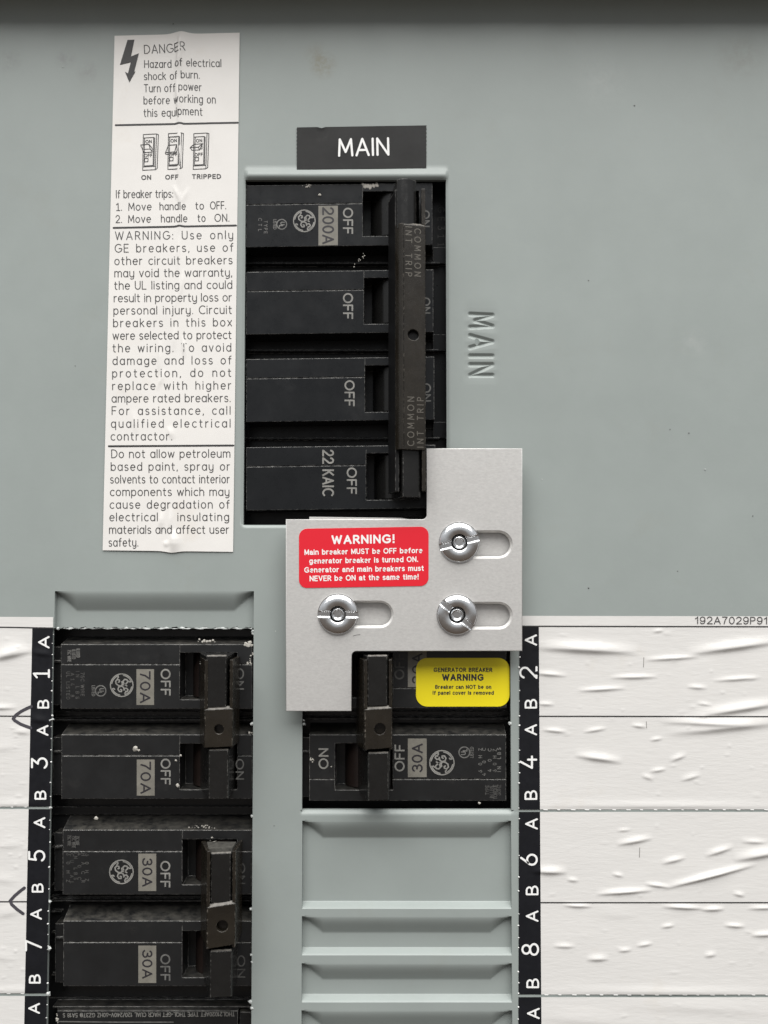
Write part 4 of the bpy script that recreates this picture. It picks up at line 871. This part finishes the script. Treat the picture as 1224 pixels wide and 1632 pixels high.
mp_ = MB(); vtext(mp_, 'ON', 507.6, 523.6, 1192.5, 1225.6, flat(HN), False); vtext(mp_, 'OFF', 628.7, 645, 1186.5, 1229.5, flat(HN), False); mp_.build('switch_lettering', M['print'], po)
rating(po, '30A', 650, 1177, 680, 1238.5, False, 17.5, HN, 8)
mp_ = MB(); logo(mp_, 704.3, 1215.5, 20, (-1, 0), flat(HN)); mp_.build('emblem', M['print'], po)
mp_ = MB(); ulmark(mp_, 740, 1199, 9.3, (-1, 0), flat(HN)); mp_.build('certification_mark', M['printdim'], po)
small_text_block(po, (768, 774, 783, 791, 798), 1192, 1236, 12, False, 'printdim'); small_text_block(po, (779, 786, 792, 798), 1250, 1274, 14, False)
roller(gb, 536, 624, 1184.5, 1259)
toggle(gb, 585, 618, 1046, 1125, 10.8, 10, 566, 624); toggle(gb, 586, 620, 1201, 1276, 10.8, 10, 566, 624)
tie(gb, 568, 580.5, 624.5, 11.4, 11, (1130, 1194), (1052, 1196), (605.5, 1161.5), M['tie'], .8, .04, False, 9)
smear(gb, [(496, 1205), (498, 1214)], .6, 1.8, 10); flecks(gb, [(764, 1280, 2.2), (528, 1222, 1.2), (578, 1058, 2.)])
# ================================================================== INTERLOCK
inter = thing('interlock_plate', 'bare aluminium sliding interlock plate with three slots and a red WARNING sticker', 'interlock plate', 644, 1036, 0)
PH0, PH1 = 4.4, 6.2
def fillet(c, a0, a1, r, k=6): return [(c[0] + r * math.cos(R(a0 + (a1 - a0) * i / k)), c[1] + r * math.sin(R(a0 + (a1 - a0) * i / k))) for i in range(k + 1)]
out = [(681, 715.5), (831.5, 715.5), (831.5, 1036.5)] + fillet((568, 1045.5), -90, -180, 8.5) + [(559.5, 1132.5), (456.5, 1132.5), (456.5, 828.5)] + fillet((672.5, 820), 90, 0, 8.5)
slots = [(736, 817.5, 845, 890), (733, 817.5, 959, 1003), (541, 627.5, 957, 1001)]
cu = bpy.data.curves.new('front_plate', 'CURVE'); cu.dimensions = '2D'; cu.fill_mode = 'BOTH'; cu.extrude = (PH1 - PH0) / 2000 - .00016; cu.bevel_depth = .00016; cu.bevel_resolution = 1
def spl(pts, h):
    s = cu.splines.new('POLY'); s.points.add(len(pts) - 1); Xp, Zp = pxpoly(pts, h)
    for p, x, z in zip(s.points, Xp, Zp): p.co = (x / 1000, z / 1000, 0, 1)
    s.use_cyclic_u = True
spl(out, PH1)
def stadium(x0, x1, y0, y1, g=0, k=14):
    r = (y1 - y0) / 2; ym = (y0 + y1) / 2
    return [(x1 - r + (r + g) * math.cos(R(-90 + 180 * i / k)), ym + (r + g) * math.sin(R(-90 + 180 * i / k))) for i in range(k + 1)] + [(x0 + r + (r + g) * math.cos(R(90 + 180 * i / k)), ym + (r + g) * math.sin(R(90 + 180 * i / k))) for i in range(k + 1)]
for x0, x1, y0, y1 in slots: spl(stadium(x0 - 22, x1, y0, y1), PH1)
tmp = bpy.data.objects.new('front_plate', cu); C.objects.link(tmp); bpy.context.view_layer.update()
me = bpy.data.meshes.new_from_object(tmp.evaluated_get(bpy.context.evaluated_depsgraph_get())); bpy.data.objects.remove(tmp)
for v in me.vertices:
    x, z, t = v.co; v.co = (x - inter.location[0], -(PH0 + PH1) / 2000 - t - inter.location[1], z - inter.location[2])
import bmesh
bm = bmesh.new(); bm.from_mesh(me); bmesh.ops.remove_doubles(bm, verts=bm.verts, dist=1e-6); bmesh.ops.recalc_face_normals(bm, faces=bm.faces); bm.to_mesh(me); bm.free()
me.materials.clear(); me.materials.append(M['alu']); fp = bpy.data.objects.new('front_plate', me); C.objects.link(fp); fp.parent = inter
# sloping bright lips of the milled slots
mb = MB()
for x0, x1, y0, y1 in slots:
    A = stadium(x0 - 22, x1, y0, y1, -.2); B = stadium(x0 - 22, x1, y0, y1, -3.6); n = len(A)
    XA, ZA = pxpoly(A, PH1); XB, ZB = pxpoly(B, PH1)
    V = [(x, z, PH1 - .25) for x, z in zip(XA, ZA)] + [(x, z, PH1 - 1.9) for x, z in zip(XB, ZB)]
    mb.add(V, [(i, n + i, n + (i + 1) % n, (i + 1) % n)[::-1] for i in range(n)])
mb.build('slot_lip', M['alucut'], inter, smooth=True)
mb = MB(); Xp, Zp = pxpoly([(493, 823.5), (640, 825.5), (700, 835), (826, 840), (826, 1020), (494, 1020)], 3.5); quadbox(mb, Xp, Zp, 2.2, 3.5); mb.build('backing_plate', M['alu'], inter)
mb = MB(); Xp, Zp = pxpoly(rrect(476.5, 841, 683, 935.5, 13, 8, -.017), PH1 + .1); quadbox(mb, Xp, Zp, PH1 + .005, PH1 + .13)
rs = mb.build('red_sticker', M['red'], inter); rs['label'] = 'red rounded sticker with white text headed WARNING!'
mb = MB(); sf = flat(PH1 + .13)
for s, x0, y0, x1, y1, cap, off in (('WARNING!', 528.5, 867.5, 629, 865.8, 14.4, .10), ('Main breaker MUST be OFF before', 485.3, 884.5, 673.3, 881.5, 8.9, .088), ('generator breaker is turned ON.', 493, 898.5, 666.5, 895.6, 8.9, .088),
                          ('Generator and main breakers must', 485, 912.8, 675.4, 909.8, 8.9, .088), ('NEVER be ON at the same time!', 493.5, 926.5, 667.3, 923.5, 9, .088)):
    gtext(mb, s, (x0, y0), (x1, y1), cap, sf, off, .03)
mb.build('lettering', M['white'], rs)
mb = MB(); ribbon(mb, [(563, 1013.5), (568, 1012), (574, 1011.6)], .4, flat(PH1), .03); mb.build('scratch_mark', M['greyink'], inter)
# ------------------------------------------------------------------ the three nuts
def nut_mesh():
    nr, na = 64, 256; ro_, ri = 5.4, 1.95
    r = np.linspace(ri, ro_, nr)[:, None]; a = np.linspace(0, 2 * math.pi, na, endpoint=False)[None]
    t = (r - ri) / (ro_ - ri)
    dome = np.interp(t, [0, .08, .18, .30, .45, .62, .76, .86, .90, .93, 1], [-.5, .1, .55, 1.0, 1.38, 1.42, 1.18, .82, .58, .42, .28])
    dome = np.where(t < .07, -.5 + (t / .07) * 1.5, .28 + 1.12 * np.sqrt(np.clip(1 - ((t - .42) / .56) ** 2, 0, 1))); dome = np.where(t > .93, .30, np.maximum(dome, np.where(t < .07, -.5, .3)))
    h = dome + 0 * a; X_ = r * np.cos(a); Z_ = r * np.sin(a)
    g = np.clip((.92 - np.abs(Z_)) / .32, 0, 1) * (t > .05); h = h - g * np.clip(h - .16, 0, None) * .93
    V = np.stack([X_ + 0 * h, Z_ + 0 * h, h], -1).reshape(-1, 3); Fs = []
    for i in range(nr - 1):
        for j in range(na): k = (j + 1) % na; Fs.append((i * na + j, (i + 1) * na + j, (i + 1) * na + k, i * na + k))
    b = len(V); V = np.concatenate([V, np.stack([ro_ * np.cos(a[0]), ro_ * np.sin(a[0]), np.full(na, 0.02)], 1), np.stack([ri * np.cos(a[0]), ri * np.sin(a[0]), np.full(na, -2.)], 1)])
    for j in range(na):
        k = (j + 1) % na; Fs.append(((nr - 1) * na + j, b + j, b + k, (nr - 1) * na + k)); Fs.append((j, k, b + na + k, b + na + j))
    return V, Fs
def lathe(mb, prof, n=48, hexin=None):
    V = []; Fs = []
    for r_, h_ in prof:
        for j in range(n): V.append((r_ * math.cos(2 * math.pi * j / n), r_ * math.sin(2 * math.pi * j / n), h_))
    for i in range(len(prof) - 1):
        for j in range(n): k = (j + 1) % n; Fs.append((i * n + j, i * n + k, (i + 1) * n + k, (i + 1) * n + j))
    V.append((0, 0, prof[-1][1])); c = len(V) - 1
    for j in range(n): Fs.append(((len(prof) - 1) * n + j, (len(prof) - 1) * n + (j + 1) % n, c))
    mb.add(V, Fs)
nutL = ['slotted zinc nut at the upper right of the plate, groove tilted up to the right', 'slotted zinc nut at the lower left of the plate under the red sticker, groove level', 'slotted zinc nut at the lower right of the plate, groove running down to the right']
nuts = [(732, 864.5, 14), (538.5, 979, -1), (728.5, 980, -40)]
def place_root(o, px, py):
    x, z = W(px, py, PH1 + .6); o.location = (float(x) / 1000, -(PH1 + .02) / 1000, float(z) / 1000)
first = bpy.data.objects.new('lock_nut', None); C.objects.link(first); first.empty_display_size = .006
V, Fs = nut_mesh(); mb = MB(); mb.add(V, Fs); dome = mb.build('nut_dome', M['zinc'], None, smooth=True); dome.parent = first
smooth_by_angle(dome, 38)
mb = MB(); lathe(mb, [(1.72, -4.8), (1.72, .50), (1.50, .82), (1.36, .86), (1.22, .78), (1.12, .45), (1.0, .30)]); stud = mb.build('stud', M['zinc'], None, smooth=True); stud.parent = first; smooth_by_angle(stud, 35)
first['category'] = 'nut'; first['group'] = 'slotted nuts on the interlock plate'
for k, (px, py, ang) in enumerate(nuts):
    if k == 0: o = first
    else:
        o = first.copy(); C.objects.link(o)
        for ch in (dome, stud): c = ch.copy(); C.objects.link(c); c.parent = o
    place_root(o, px, py); o.rotation_euler = (0, R(-ang), 0); o['label'] = nutL[k]
# ================================================================== the box the cover sits in
box = thing('panel_enclosure', 'dark steel box behind the cover, its shadowed flange running along the top edge', 'enclosure', 612, -40, 0)
mb = MB(); quadbox(mb, [-180, 180, 180, -180], [-210, -210, 155, 155], -46, -44); mb.build('back_panel', M['dark'], box)
zf = ZW(-24)
mb = MB(); quadbox(mb, [-180, 180, 180, -180], [zf, zf, zf + 3, zf + 3], -20, 17.5); mb.build('top_flange', M['box'], box)
